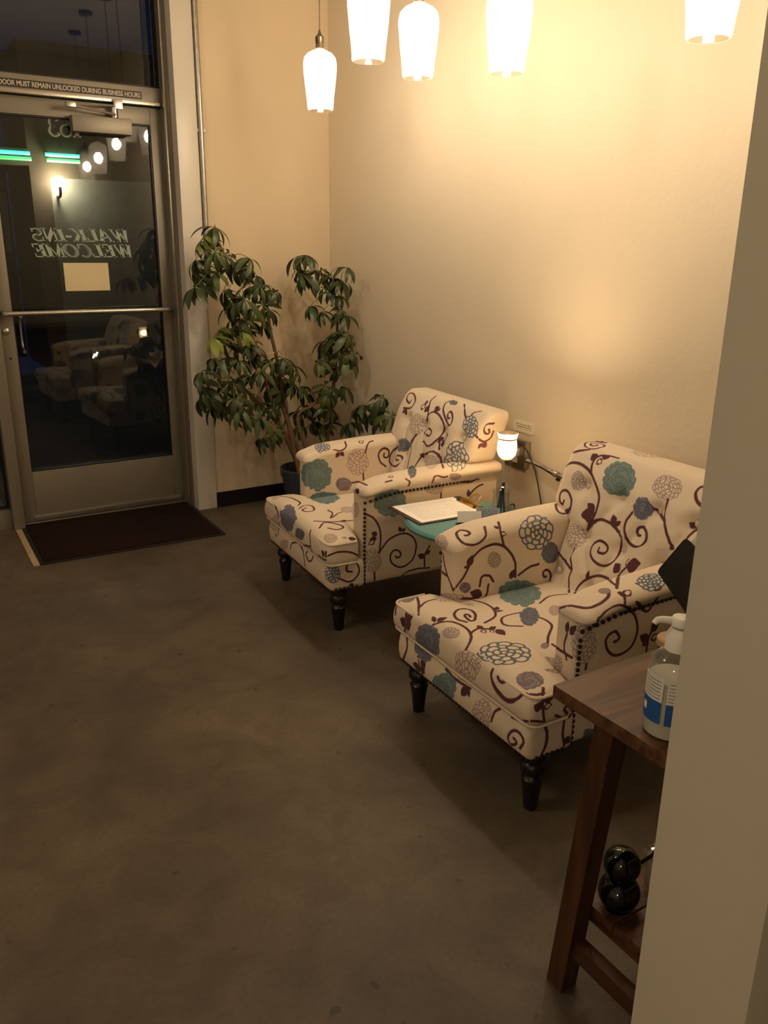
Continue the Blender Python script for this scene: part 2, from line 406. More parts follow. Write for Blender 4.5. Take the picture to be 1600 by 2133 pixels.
def arc(cx, cy, rx, ry, a0, a1, n=14):
    return [(cx + rx * math.cos(math.radians(a0 + (a1 - a0) * i / n)), cy + ry * math.sin(math.radians(a0 + (a1 - a0) * i / n))) for i in range(n + 1)]
def poly(pts, ws):
    return [(pts[i][0], pts[i][1], pts[i + 1][0], pts[i + 1][1], ws(i / (len(pts) - 1))) for i in range(len(pts) - 1)]
thick = lambda p: (lambda t: .06 + .10 * abs(math.sin(PI * (t + p))))
GLY['O'] = poly(arc(.36, .5, .29, .46, 90, 450, 28), lambda t: .055 + .11 * abs(math.sin(2 * PI * t)))
GLY['C'] = poly(arc(.36, .5, .29, .46, 50, 310, 24), lambda t: .05 + .12 * math.sin(PI * t)) + [(.56, .66, .56, .98, .06)]
GLY['S'] = poly(arc(.28, .72, .20, .23, 20, 270, 14) + arc(.28, .26, .22, .23, 90, -160, 14), lambda t: .06 + .09 * math.sin(PI * t)) + [(.47, .70, .47, .98, .05), (.06, .02, .06, .30, .05)]
GLY['1'] = [(.22, 0, .22, 1, .17), (.06, .82, .22, .97, .08), (.04, .03, .40, .03, .07)]
GLY['6'] = poly(arc(.30, .31, .21, .27, 0, 360, 24), lambda t: .15) + poly(arc(.42, .36, .33, .58, 180, 100, 10), lambda t: .14)
GLY['3'] = poly(arc(.26, .72, .19, .22, 150, -90, 14), lambda t: .14) + poly(arc(.26, .26, .22, .24, 90, -150, 14), lambda t: .15)
ADV = {'W': .86, 'A': .74, 'L': .62, 'K': .74, '-': .34, 'I': .38, 'N': .72, 'S': .56, 'E': .64, 'C': .66, 'O': .72, 'M': .88, '1': .44, '6': .58, '3': .56}
def serif_text(txt, h, x_left_outside, z0, y, width=None, shear=.22):
    """text meant to be read from outside (from +Y): runs towards -X"""
    total = sum(ADV[c] for c in txt); sx = h if width is None else width / total
    mb = MB(); pen = 0.0
    for c in txt:
        for (x1, y1, x2, y2, wd) in GLY[c]:
            a = Vector((x1, y1)); b = Vector((x2, y2)); d = (b - a); L = d.length
            if L < 1e-6: continue
            d /= L; n = Vector((-d.y, d.x)) * wd * .62; e = d * wd * .12
            q = [a - n - e, b - n + e, b + n + e, a + n - e]
            v = []
            for yy in (y, y + .0008):
                for p in q: v.append((x_left_outside - (pen + p.x + p.y * shear) * sx, yy, z0 + p.y * h))
            mb.add(v, [(0, 1, 2, 3), (7, 6, 5, 4), (0, 4, 5, 1), (1, 5, 6, 2), (2, 6, 7, 3), (3, 7, 4, 0)])
        pen += ADV[c]
    return mb

# ------------------------------------------------------------------ the glass door
d = thing('door_1', (1.05, DY, 0), 'aluminium framed glass entrance door with push bar', None); tag(d, kind='structure')
part(MB().bbox((.606, 4.557, .018), (.674, 4.602, 2.098), .003), 'stile', 'aluminium', d, True)
part(MB().bbox((1.434, 4.557, .018), (1.4965, 4.602, 2.098), .003), 'stile', 'aluminium', d, True)
part(MB().bbox((.674, 4.557, .018), (1.434, 4.602, .288), .003), 'bottom_rail', 'aluminium', d, True)
part(MB().bbox((.674, 4.557, 2.018), (1.434, 4.602, 2.098), .003), 'top_rail', 'aluminium', d, True)
part(MB().bbox((.66, 4.546, .018), (1.47, 4.5565, .05), .003), 'door_sweep', 'bright_aluminium', d, True)
part(MB().box((.675, 4.577, .2885), (1.433, 4.583, 2.0175)), 'pane', 'door_glass', d)
g = MB()
for (a, b) in (((.674, 4.566, .288), (.680, 4.594, 2.018)), ((1.428, 4.566, .288), (1.434, 4.594, 2.018)), ((.680, 4.566, .288), (1.428, 4.594, .294)), ((.680, 4.566, 2.012), (1.428, 4.594, 2.018))): g.box(a, b)
part(g, 'gasket', 'rubber_base', d)
pb = part(MB().tube([(.625, 4.5, 1.107), (1.452, 4.5, 1.107)], .0125, 14), 'push_bar', 'bright_aluminium', d, True)
for x in (.632, 1.446):
    part(MB().tube([(x, 4.557, 1.107), (x, 4.5, 1.107)], .014, 12).ball((x, 4.497, 1.107), .0155, 8), 'bar_mount', 'aluminium', d, True)
part(MB().tube(catmull([(.715, 4.583, 1.09), (.715, 4.63, 1.075), (.715, 4.64, 1.0), (.715, 4.63, .925), (.715, 4.583, .91)], 5), .009, 10), 'pull_handle', 'bright_aluminium', d, True)
part(MB().lathe([(.017, 0), (.017, .006), (.012, .01)], 16, M=Matrix.Translation((.634, 4.557, 1.02)) @ Matrix.Rotation(PI / 2, 4, 'X')), 'lock_cylinder', 'bright_aluminium', d, True)
part(MB().lathe([(.006, 0), (.006, .002)], 10, M=Matrix.Translation((.64, 4.557, .885)) @ Matrix.Rotation(PI / 2, 4, 'X')), 'screw', 'rubber_base', d, True)
cl = part(MB().bbox((1.035, 4.492, 1.955), (1.322, 4.556, 2.030), .006), 'door_closer', 'aluminium', d, True)
part(MB().tube([(1.245, 4.50, 2.045), (1.02, 4.44, 2.062)], .007, 8).tube([(1.02, 4.44, 2.066), (1.255, 4.505, 2.085)], .006, 8), 'closer_arm', 'steel', cl, True)
part(MB().lathe([(.018, 0), (.018, .05), (.010, .056)], 14, at=(1.245, 4.515, 2.031)), 'closer_pivot', 'steel', cl, True)
part(MB().bbox((1.24, 4.497, 2.07), (1.285, 4.5145, 2.115), .003), 'arm_bracket', 'steel', cl, True)
part(MB().bbox((1.0, 4.43, 2.052), (1.045, 4.452, 2.076), .003), 'arm_joint', 'steel', cl, True)
part(serif_text('WALK-INS', .062, 1.290, 1.449, 4.5835, .470), 'lettering', 'vinyl_letter', d)
part(serif_text('WELCOME', .064, 1.303, 1.373, 4.5835, .485), 'lettering', 'vinyl_letter', d)
part(serif_text('163', .082, 1.095, 1.938, 4.5835, .155, 0), 'street_number', 'vinyl_letter', d)

# warning strip on the header
t = thing('warning_strip', (1.0, 4.5295, 2.14), 'dark warning strip with pale capitals on the door header', 'sign')
part(MB().box((.665, 4.5265, 2.1285), (1.391, 4.5298, 2.163)), 'strip', 'sign_dark', t)
fc = bpy.data.curves.new('lettering', 'FONT'); fc.body = 'THIS DOOR MUST REMAIN UNLOCKED DURING BUSINESS HOURS'
fc.size = .030; fc.extrude = .0004; fc.offset = .0006; fc.space_character = 1.0
fo = bpy.data.objects.new('lettering', fc); COL.objects.link(fo); fc.materials.append(MATS['sign_letter'])
fo.rotation_euler = (PI / 2, 0, 0); fo.parent = t
bpy.context.view_layer.update()
wd = fo.dimensions.x
k = (.71) / max(wd, .01); fm_ = bpy.data.meshes.new_from_object(fo); fm_.transform(Matrix.Diagonal((k, 1, 1, 1)))
bpy.data.objects.remove(fo); fm_.materials.clear(); fm_.materials.append(MATS['sign_letter'])
fo = bpy.data.objects.new('lettering', fm_); COL.objects.link(fo); fo.parent = t; fo.rotation_euler = (PI / 2, 0, 0)
fo.location = (.674 - 1.0, 4.5258 - 4.5295, 2.1355 - 2.14)
tag(MB().box((.943, 4.5735, 1.207), (1.166, 4.5762, 1.345)).build('paper_sheet', 'cream_paper'), 'blank cream paper sheet stuck on the door glass', 'paper')

# conduit along the pier
t = thing('conduit', (1.628, 4.34, 1.22), 'thin metal conduit rising along the wall beside white pier', 'conduit')
part(MB().tube([(1.628, 4.354, 1.22), (1.628, 4.354, HC)], .0125, 12), 'pipe', 'steel', t, True)
part(MB().bbox((1.6125, 4.362, 1.98), (1.66, 4.3695, 2.0), .002), 'strap', 'steel', t, True)

# door mat
t = thing('door_mat', (1.03, 4.22, 0), 'dark brown rectangular door mat in front of glass door', 'mat', rz=math.radians(-1.6))
mm = lambda mb, n, m_: mb.build(n, m_, t, True)
mm(MB().bbox((-.435, -.295, .001), (.435, .315, .012), .004), 'pile', 'mat_pile')
b_ = MB().bbox((-.455, -.315, .0), (.455, -.295, .007), .002).bbox((-.455, .315, .0), (.455, .325, .007), .002).bbox((.435, -.295, 0), (.455, .315, .007), .002).bbox((-.455, -.295, 0), (-.435, .315, .007), .002)
mm(b_, 'rubber_border', 'mat_rubber')
mm(MB().bbox((-.485, -.315, .0), (-.456, .300, .004), .001), 'backing_edge', 'mat_backing')

# ------------------------------------------------------------------ outside, at dusk
struct(MB().box((-8, 4.66, -.12), (14, 5.9, -.02)), 'pavement', 'paver')
struct(MB().box((-8, 5.9, -.2), (14, 11.0, -.1)), 'street', 'asphalt')
t = thing('shop_building', (5.0, 11.5, -.1), 'brown building across the street behind the door glass', 'building')
part(MB().box((2.0, 11.0, 2.16), (9, 12.5, 3.6)), 'fascia', 'facade_brown', t)
part(MB().box((1.38, 11.0, 2.28), (2.0, 11.4, 2.46)), 'canopy', 'facade_brown', t)
part(MB().box((2.22, 11.02, -.1), (3.42, 12.5, 2.16)), 'pale_wall', 'facade_pale', t)
part(MB().box((3.42, 11.04, -.1), (9, 12.5, 2.16)), 'shop_front', 'facade_dark', t)
part(MB().box((2.0, 11.0, -.1), (2.22, 12.5, 2.16)), 'corner_pillar', 'facade_brown', t)
t = thing('far_building', (0.2, 13.0, -.1), 'dark blue grey building seen at the edge of the door glass', 'building')
part(MB().box((-4, 12.6, -.1), (1.99, 13.6, 2.3)), 'wall', 'facade_dark', t)
part(MB().box((-4.2, 12.5, 2.3), (1.99, 13.7, 2.4)), 'roof_edge', 'facade_dark', t)
for i, x in enumerate((1.1, 1.62)):
    wn = part(MB().box((x, 12.57, 1.3), (x + .34, 12.6, 2.05)), 'window', 'facade_pale', t)
for nm, x0, x1, z, m_, lb in (('neon_tube', 1.45, 2.01, 2.405, 'neon_cyan', 'upper cyan neon tube crossing the left edge of the door glass'),
                           ('neon_tube', 1.45, 2.02, 2.345, 'neon_green', 'lower green neon tube crossing the left edge of the door glass'),
                           ('neon_tube', 2.18, 2.56, 2.405, 'neon_cyan', 'short upper cyan neon tube in the middle of the door glass'),
                           ('neon_tube', 2.19, 2.56, 2.345, 'neon_green', 'short lower green neon tube in the middle of the door glass')):
    t = thing(nm, ((x0 + x1) / 2, 10.93, z), lb, 'neon light', 'neon tubes outside')
    part(MB().tube([(x0, 10.93, z), (x1, 10.93, z)], .021, 10), 'tube', m_, t, True)
    for q in (x0 + .02 + (.56 if x0 < 1.6 else 0) * 0, x1 - .04):
        part(MB().box((q, 10.951, z - .012), (q + .02, 11.0004, z + .012)), 'mount', 'steel', t)
t = thing('globe_lamp', (2.29, 11.02, 2.0), 'white globe wall lamp glowing outside the door', 'lamp')
part(MB().ball((2.29, 10.85, 2.115), .06, 10), 'globe', 'street_globe', t, True)
part(MB().tube(catmull([(2.29, 10.85, 2.06), (2.29, 10.85, 1.99), (2.29, 10.90, 1.95), (2.29, 11.0204, 1.95)], 5), .016, 10), 'bracket', 'rubber_base', t, True)
t = thing('bollard_light', (1.985, 8.56, -.1), 'small light glowing low outside behind the door glass', 'lamp')
part(MB().bbox((1.95, 8.545, -.1), (2.02, 8.60, .32), .006), 'post', 'facade_dark', t, True)
part(MB().bbox((1.945, 8.56, .32), (2.025, 8.61, .45), .006), 'housing', 'facade_dark', t, True)
for x, z in ((1.966, .370), (1.993, .386)):
    part(MB().bbox((-.006, -.01, -.022), (.006, .01, .022), .002, Matrix.Translation((x, 8.555, z)) @ Matrix.Rotation(.5, 4, 'Y')), 'slot_light', 'headlamp', t, True)

# ================================================================== ARMCHAIRS
PX = 800                      # atlas pixels per metre
AT = 2700
CREAM = np.array([222, 204, 180]) / 255.
COLS = {'vine': (88, 54, 58), 'teal': (114, 132, 130), 'slate': (112, 112, 124), 'mauve': (136, 122, 126),
        'ink': (94, 104, 114), 'thread': (138, 118, 118)}
COLS = {k: np.array(v) / 255. for k, v in COLS.items()}

class Atlas:
    """fabric print drawn panel by panel with numpy"""
    def __init__(s):
        s.a = np.empty((AT, AT, 3), np.float32); s.a[:] = CREAM; s.slots = {}; s.x = 4; s.y = 4; s.h = 0
    def slot(s, key, u0, u1, v0, v1):
        w = int((u1 - u0) * PX) + 1; h = int((v1 - v0) * PX) + 1
        if s.x + w + 4 > AT: s.x = 4; s.y += s.h + 6; s.h = 0
        if s.y + h + 4 > AT: print('ATLAS FULL', key)
        s.slots[key] = (s.x, s.y, u0, v0, w, h); s.x += w + 6; s.h = max(s.h, h)
    def uv(s, key, u, v):
        x, y, u0, v0, w, h = s.slots[key]
        return ((x + (u - u0) * PX) / AT, (y + (v - v0) * PX) / AT)
    def region(s, key, lo, hi, pad):
        x, y, u0, v0, w, h = s.slots[key]
        i0 = max(0, int((lo[0] - pad - u0) * PX)); i1 = min(w, int((hi[0] + pad - u0) * PX) + 2)
        j0 = max(0, int((lo[1] - pad - v0) * PX)); j1 = min(h, int((hi[1] + pad - v0) * PX) + 2)
        if i1 <= i0 or j1 <= j0: return None
        U, V = np.meshgrid(u0 + np.arange(i0, i1) / PX, v0 + np.arange(j0, j1) / PX)
        return s.a[y + j0:y + j1, x + i0:x + i1], U, V
    def blend(s, view, m, col):
        m = np.clip(m, 0, 1)[..., None]; view[:] = view * (1 - m) + col * m
    def line(s, key, pts, w, col):
        P = np.array(pts); r = s.region(key, P.min(0), P.max(0), w)
        if r is None: return
        view, U, V = r; D = np.full(U.shape, 9.0)
        for a, b in zip(P[:-1], P[1:]):
            d = b - a; L = max(d @ d, 1e-12); t = np.clip(((U - a[0]) * d[0] + (V - a[1]) * d[1]) / L, 0, 1)
            D = np.minimum(D, np.hypot(U - a[0] - t * d[0], V - a[1] - t * d[1]))
        s.blend(view, (w / 2 - D) * PX + .5, col)
    def spiral(s, key, c, e, turns, w):
        c = np.array(c); e = np.array(e); R = np.hypot(*(e - c)); a0 = math.atan2(e[1] - c[1], e[0] - c[0]); n = int(abs(turns) * 22) + 4
        pts = []
        for i in range(n + 1):
            t = i / n; r = R * (1 - t) ** .8 + .004; a = a0 + turns * 2 * PI * t
            pts.append((c[0] + r * math.cos(a), c[1] + r * math.sin(a)))
        s.line(key, pts, w, COLS['vine'])
        s.disc(key, pts[-1], w * .8, COLS['vine'])
    def disc(s, key, c, r, col, line=None, lw=.002, sq=(1, 1, 0)):
        rg = s.region(key, np.array(c) - r * 1.6, np.array(c) + r * 1.6, lw)
        if rg is None: return
        view, U, V = rg; ca, sa = math.cos(sq[2]), math.sin(sq[2])
        X = ((U - c[0]) * ca + (V - c[1]) * sa) / sq[0]; Y = (-(U - c[0]) * sa + (V - c[1]) * ca) / sq[1]
        D = np.hypot(X, Y)
        s.blend(view, (r - D) * PX + .5, col)
        if line is not None: s.blend(view, (lw / 2 - np.abs(D - r)) * PX + .5, line)
    def leaf(s, key, a, b, wr, hollow):
        a = np.array(a); b = np.array(b); d = b - a; L = math.hypot(*d)
        if L < 1e-4: return
        rg = s.region(key, np.minimum(a, b) - L * wr, np.maximum(a, b) + L * wr, .002)
        if rg is None: return
        view, U, V = rg; t = ((U - a[0]) * d[0] + (V - a[1]) * d[1]) / L / L; n = np.abs(-(U - a[0]) * d[1] + (V - a[1]) * d[0]) / L
        w = L * wr * np.sin(PI * np.clip(t, 0, 1) ** .8)
        m = np.where((t > 0) & (t < 1), (w - n) * PX + .5, 0)
        s.blend(view, m, COLS['vine'])
        if hollow: s.blend(view, np.where((t > .22) & (t < .8), (w * .5 - n) * PX + .5, 0), CREAM)
    def flower(s, key, c, A, style, seed=0):
        """rosette of petals drawn in the unit disc and carried to the panel by centre c and 2x2 map A"""
        if not isinstance(A, tuple): A = (A, 0, 0, A)
        st = {'teal': ('teal', .78, .0022), 'slate': ('slate', .8, .0022), 'mauve': ('mauve', .82, .0022), 'ink': (None, 'ink', .0055), 'thread': (None, 'thread', .0022)}[style]
        rr = random.Random(seed * 7919 + 13)
        if st[0]: fill = COLS[st[0]]; linec = np.clip(fill * st[1], 0, 1)
        else: fill = CREAM; linec = COLS[st[1]]
        Am = np.array(A, float).reshape(2, 2); R = math.sqrt(abs(np.linalg.det(Am))) + 1e-6; lw = st[2] / R
        ext = np.abs(Am).sum(1) * 1.1
        rg = s.region(key, np.array(c) - ext, np.array(c) + ext, 0)
        if rg is None: return
        view, U, V = rg; I = np.linalg.inv(Am)
        X = I[0, 0] * (U - c[0]) + I[0, 1] * (V - c[1]); Y = I[1, 0] * (U - c[0]) + I[1, 1] * (V - c[1]); k = PX * R
        if style == 'ink': rings = ((.78, 11, .24), (.50, 8, .22), (.24, 5, .19), (.0, 1, .13))
        else: rings = ((.84, 14, .18), (.66, 12, .19), (.48, 9, .2), (.28, 6, .19), (.08, 3, .16))
        s.blend(view, (.86 - np.hypot(X, Y)) * k + .5, fill)
        for (rad, n, pr) in rings:
            o = rr.random() * 6
            for i in range(n):
                a = o + 2 * PI * i / n + rr.uniform(-.08, .08); q = rad * rr.uniform(.95, 1.05); r = pr * rr.uniform(.9, 1.1)
                lc = linec if not st[0] or rr.random() < .72 else np.clip(fill * 1.18, 0, 1)
                dx, dy = X - q * math.cos(a), Y - q * math.sin(a); ca, sa = math.cos(a), math.sin(a)
                D = np.hypot((dx * ca + dy * sa) / .9, (-dx * sa + dy * ca) / 1.12)
                s.blend(view, (r - D) * k + .5, fill); s.blend(view, (lw / 2 - np.abs(D - r)) * k + .5, lc)
    def draw(s, key, mot):
        k = mot[0]
        if k == 'v': s.line(key, catmull(mot[2], 6), mot[1], COLS['vine'])
        elif k == 's': s.spiral(key, mot[1], mot[2], mot[3], mot[4])
        elif k == 'l': s.leaf(key, mot[1], mot[2], mot[3], mot[4])
        elif k == 'f': s.flower(key, mot[1], mot[2], mot[3], mot[4])
    def scatter(s, key, seed):
        x, y, u0, v0, w, h = s.slots[key]; W, H = w / PX, h / PX; r = random.Random(seed)
        n = int(W * H * 34)
        spots = []
        for i in range(n * 6):
            p = (u0 + r.uniform(.03, .97) * W, v0 + r.uniform(.03, .97) * H)
            if all(math.hypot(p[0] - q[0], p[1] - q[1]) > .135 for q in spots): spots.append(p)
            if len(spots) >= n: break
        for i, p in enumerate(spots):
            a = r.uniform(0, 6.28); R = r.uniform(.035, .06)
            if i % 2:
                s.spiral(key, p, (p[0] + R * 1.2 * math.cos(a), p[1] + R * 1.2 * math.sin(a)), r.choice((-1.8, 1.8)), .007)
                e = (p[0] + R * 1.2 * math.cos(a), p[1] + R * 1.2 * math.sin(a))
                s.line(key, catmull([e, (e[0] + .06 * math.cos(a + .8), e[1] + .06 * math.sin(a + .8)), (e[0] + .13 * math.cos(a), e[1] + .13 * math.sin(a))], 6), .006, COLS['vine'])
                for da in (-.6, .2, .9): s.leaf(key, e, (e[0] + .03 * math.cos(a + da), e[1] + .03 * math.sin(a + da)), .3, False)
            else: s.flower(key, p, R, r.choice(('teal', 'slate', 'mauve', 'ink', 'thread', 'thread')), i)
    def image(s, name):
        im = bpy.data.images.new(name, AT, AT, alpha=False)
        px = np.ones((AT, AT, 4), np.float32); px[..., :3] = s.a
        im.pixels.foreach_set(px.ravel()); im.update(); im.pack()
        return im

def fabric(name, im):
    m, nt, b = nt_new(name)
    tx = nt.nodes.new('ShaderNodeTexImage'); tx.image = im; tx.interpolation = 'Cubic'
    uvn = nt.nodes.new('ShaderNodeUVMap'); uvn.uv_map = 'fabric'; lk(nt, uvn.outputs[0], tx.inputs['Vector'])
    lk(nt, tx.outputs['Color'], b.inputs['Base Color'])
    b.inputs['Roughness'].default_value = 0.88; b.inputs['Specular IOR Level'].default_value = 0.2
    bw = nt.nodes.new('ShaderNodeRGBToBW'); lk(nt, tx.outputs['Color'], bw.inputs[0])
    tc = nt.nodes.new('ShaderNodeTexCoord'); nz = nt.nodes.new('ShaderNodeTexNoise'); nz.inputs['Scale'].default_value = 420
    lk(nt, tc.outputs['Object'], nz.inputs['Vector'])
    b1 = nt.nodes.new('ShaderNodeBump'); b1.inputs['Strength'].default_value = .18; b1.inputs['Distance'].default_value = .004
    lk(nt, nz.outputs['Fac'], b1.inputs['Height'])
    b2 = nt.nodes.new('ShaderNodeBump'); b2.invert = True; b2.inputs['Strength'].default_value = .3; b2.inputs['Distance'].default_value = .004
    lk(nt, bw.outputs[0], b2.inputs['Height']); lk(nt, b1.outputs[0], b2.inputs['Normal']); lk(nt, b2.outputs[0], b.inputs['Normal'])
    return m

AX = ((1, 2), (0, 2), (0, 1))
def rbox(key, lo, hi, r, n, at, warp, material, parent, name, extra=((), (), ())):
    """rounded box, panel-wise UVs in metres, then warped into its upholstered shape"""
    cs = []
    for a in range(3):
        L = list(np.linspace(lo[a], lo[a] + r, 5)) + list(np.linspace(lo[a] + r, hi[a] - r, n[a] + 1)) + list(np.linspace(hi[a] - r, hi[a], 5)) + list(extra[a])
        L = sorted(L); out = [L[0]]
        for q in L[1:]:
            if q - out[-1] > 1e-5: out.append(q)
        cs.append(out)
    idx = {}; V = []; F = []; UV = []
    def vert(i, j, k):
        if (i, j, k) in idx: return idx[(i, j, k)]
        p = np.array((cs[0][i], cs[1][j], cs[2][k])); c = np.clip(p, np.array(lo) + r, np.array(hi) - r); dv = p - c; L = np.linalg.norm(dv)
        if L > 1e-9: p = c + dv / L * r
        V.append(tuple(warp(*p))); idx[(i, j, k)] = len(V) - 1; return idx[(i, j, k)]
    for a in range(3):
        b, c = AX[a]
        for side in (0, 1):
            kk = (key, 'XYZ'[a] + '-+'[side])
            if kk not in at.slots: at.slot(kk, lo[b], hi[b], lo[c], hi[c])
            w = (len(cs[a]) - 1) * side
            for i in range(len(cs[b]) - 1):
                for j in range(len(cs[c]) - 1):
                    q = []; u = []
                    for (x, y) in ((i, j), (i + 1, j), (i + 1, j + 1), (i, j + 1)):
                        ijk = [0, 0, 0]; ijk[a] = w; ijk[b] = x; ijk[c] = y
                        q.append(vert(*ijk)); u.append(at.uv(kk, cs[b][x], cs[c][y]))
                    if (side == 0) != (a == 1): q.reverse(); u.reverse()
                    F.append(tuple(q)); UV += u
    me = bpy.data.meshes.new(name); me.from_pydata(V, [], F)
    uvl = me.uv_layers.new(name='fabric'); uvl.data.foreach_set('uv', np.array(UV, np.float32).ravel())
    me.shade_smooth(); me.materials.append(material)
    o = bpy.data.objects.new(name, me); COL.objects.link(o); o.parent = parent
    return o

sm = lambda t: max(0., min(1., t)) ** 2 * (3 - 2 * max(0., min(1., t)))
BUTTONS = [(.155, .43), (-.13, .565), (.025, .555), (.04, .70), (-.10, .70), (.15, .62), (-.005, .43), (-.22, .70), (.20, .71), (-.16, .43)]
BUTTONS = [(.20, .705), (.045, .705), (-.105, .705), (-.24, .705), (.13, .565), (-.025, .565), (-.17, .565), (.20, .43), (.05, .43), (-.10, .43), (-.225, .43)]
CREASE = [(0, 4), (1, 4), (1, 5), (2, 5), (2, 6), (3, 6), (4, 7), (4, 8), (5, 8), (5, 9), (6, 9), (6, 10)]

def armchair(idx, loc, rz, label, motifs):
    t = thing('armchair', loc, label, 'armchair', 'floral armchairs against the plaster wall', math.radians(rz))
    at = Atlas(); m, nt, b = nt_new('fabric_tmp%d' % idx); MATS.pop('fabric_tmp%d' % idx); bpy.data.materials.remove(m)
    fm = bpy.data.materials.new('floral_fabric'); MATS['floral_fabric%d' % idx] = fm
    # --- front rail
    rbox('rail', (-.052, -.326, .178), (.10, .326, .292), .022, (3, 16, 3), at,
         lambda x, y, z: (x - (.012 * math.sin(PI * (z - .178) / .114) if x < .02 else 0), y, z), fm, t, 'front_rail')
    MBseat = MB().bbox((.06, -.24, .19), (.62, .24, .288), .01)
    MBseat.build('seat_base', 'plain_cream', t, True)
    # --- T cushion
    def wc(x, y, z):
        s = 1 - .325 * sm((x - .055) / .035)
        e = max(0, 1 - (abs(y) / .335) ** 3) * max(0, 1 - abs((x - .2) / .33) ** 3)
        zz = z + (.030 * e if z > .34 else 0) + (.006 * (1 - (abs(y) / .335) ** 2) if z > .34 else 0)
        xx = x - .012 * math.sin(PI * max(0, min(1, (z - .288) / .09))) * (1 if x < 0 else 0)
        return (xx, y * s, zz)
    rbox('cushion', (-.066, -.342, .289), (.515, .342, .384), .026, (14, 22, 3), at, wc, fm, t, 'seat_cushion', ((.055, .062, .068, .074, .08, .086, .092), (), ()))
    # --- arms
    for sgn, key in ((1, 'arm_far'), (-1, 'arm_near')):
        def wa(x, y, z, sgn=sgn):
            out = (y * sgn - .232) / .116
            k = sm((z - .535) / .05)
            yy = y + sgn * (.012 * k * out - .030 * (1 - k) * out)
            zz = z + (.014 * sm((x - .1) / .4) - .026 * sm((.20 - x) / .13)) * k + (.006 * math.sin(PI * out) if z > .58 else 0)
            xx = x + (.006 * (1 - k) if x < .1 else 0) - (.001 * k if x < .1 else 0)
            return (xx, yy, zz)
        lo = (.078, .226, .180) if sgn > 0 else (.078, -.348, .180); hi = (.715, .348, .600) if sgn > 0 else (.715, -.226, .600)
        rbox(key, lo, hi, .030, (10, 3, 10), at, wa, fm, t, 'arm', ((), (), (.535, .55, .56, .575)))
    # --- back
    bx = lambda z: .462 + (z - .38) * .36
    def wb(x, y, z):
        d = x / .135
        k = sm((z - .585) / .05)
        yy = y * (.69 + .31 * k) if True else y
        yy *= 1 + .02 * sm((z - .62) / .2)
        top = sm((z - .72) / .10)
        xx = bx(z) + x * (1 + .15 * (1 - k)) + .018 * top * (1 - d)
        if d < .55:
            e = max(0, 1 - (abs(y) / .335) ** 4) * (1 - .6 * top)
            xx -= .020 * e
            by, bz = yy, z
            dep = 0
            for (p, q) in BUTTONS:
                dd = ((by - p) ** 2 + (bz - q) ** 2)
                dep += .030 * math.exp(-dd / (2 * .020 ** 2))
            for (i, j) in CREASE:
                a, c = np.array(BUTTONS[i]), np.array(BUTTONS[j]); dv = c - a; tt = max(0, min(1, ((by - a[0]) * dv[0] + (bz - a[1]) * dv[1]) / (dv @ dv)))
                dd = math.hypot(by - a[0] - tt * dv[0], bz - a[1] - tt * dv[1]); dep = max(dep, .011 * math.exp(-(dd / .011) ** 2))
            xx += min(dep, .034)
        return (xx, yy, z)
    rbox('back', (0, -.335, .30), (.135, .335, .822), .034, (3, 46, 44), at, wb, fm, t, 'backrest')
    for (p, q) in BUTTONS: MB().ball((bx(q) - .020 + .030, p, q), .011, 6, (.6, 1, 1)).build('tuft_button', 'plain_cream', t, True)
    # --- piping around the cushion
    def ring(z, k):
        P = []
        for i in range(61): P.append((-.066 + .026 * (1 - math.cos(0)), 0, 0)) if False else None
        r = .026; a, b_ = -.066, .342
        for q in np.linspace(-b_ + r, b_ - r, 30): P.append((a - .001, q, z))
        for q in np.linspace(0, PI / 2, 6): P.append((a + r - r * math.cos(q), b_ - r + r * math.sin(q), z))
        P.append((.05, b_, z)); out = [(x, y, z) for (x, y, z) in P]
        out += [(x, -y, z) for (x, y, z) in reversed(P[30:])][::-1] if False else []
        L = [(p[0], -p[1], p[2]) for p in P[30:]][::-1] + P
        return L
    pp = MB()
    for z in (.378, .296): pp.tube(ring(z, 1), .0042, 6)
    pp.build('piping', 'plain_cream', t, True)
    # --- legs
    def leg_front(y):
        prof = [(.0165, 0), (.0185, .004), (.021, .03), (.026, .075), (.030, .098), (.022, .106), (.021, .110), (.033, .122), (.036, .134), (.033, .146), (.025, .152), (.025, .156), (.034, .160), (.034, .182)]
        return MB().lathe(prof, 20, at=(0.0, y, 0)).build('leg', 'black_wood', t, True)
    leg_front(.283); leg_front(-.283)
    for y in (.27, -.27):
        v = [(.735 + a * .018 * 1, y + b_ * .018, 0) for a, b_ in ((-1, -1), (1, -1), (1, 1), (-1, 1))] + [(.66 + a * .026, y + b_ * .026, .19) for a, b_ in ((-1, -1), (1, -1), (1, 1), (-1, 1))]
        MB().add(v, [(3, 2, 1, 0), (4, 5, 6, 7), (0, 1, 5, 4), (1, 2, 6, 5), (2, 3, 7, 6), (3, 0, 4, 7)]).build('leg', 'black_wood', t)
    # --- nailhead trim
    def nails(pts, spacing=.0165):
        mb = MB()
        for a, b_ in zip(pts[:-1], pts[1:]):
            a = np.array(a); b_ = np.array(b_); n = max(1, int(np.linalg.norm(b_ - a) / spacing))
            for i in range(n): mb.ball(tuple(a + (b_ - a) * i / n), .0062, 4)
        return mb
    for s in (1, -1):
        o = nails([(.094, s * (.319 if s < 0 else .312), .192), (.094, s * (.319 if s < 0 else .312), .510)]).build('nailhead_trim', 'nail_bronze', t, True); o['kind'] = 'stuff'
        o = nails([(.094, s * .323, .520), (.14, s * .326, .530), (.22, s * .328, .545), (.62, s * .328, .556)]).build('nailhead_trim', 'nail_bronze', t, True); o['kind'] = 'stuff'
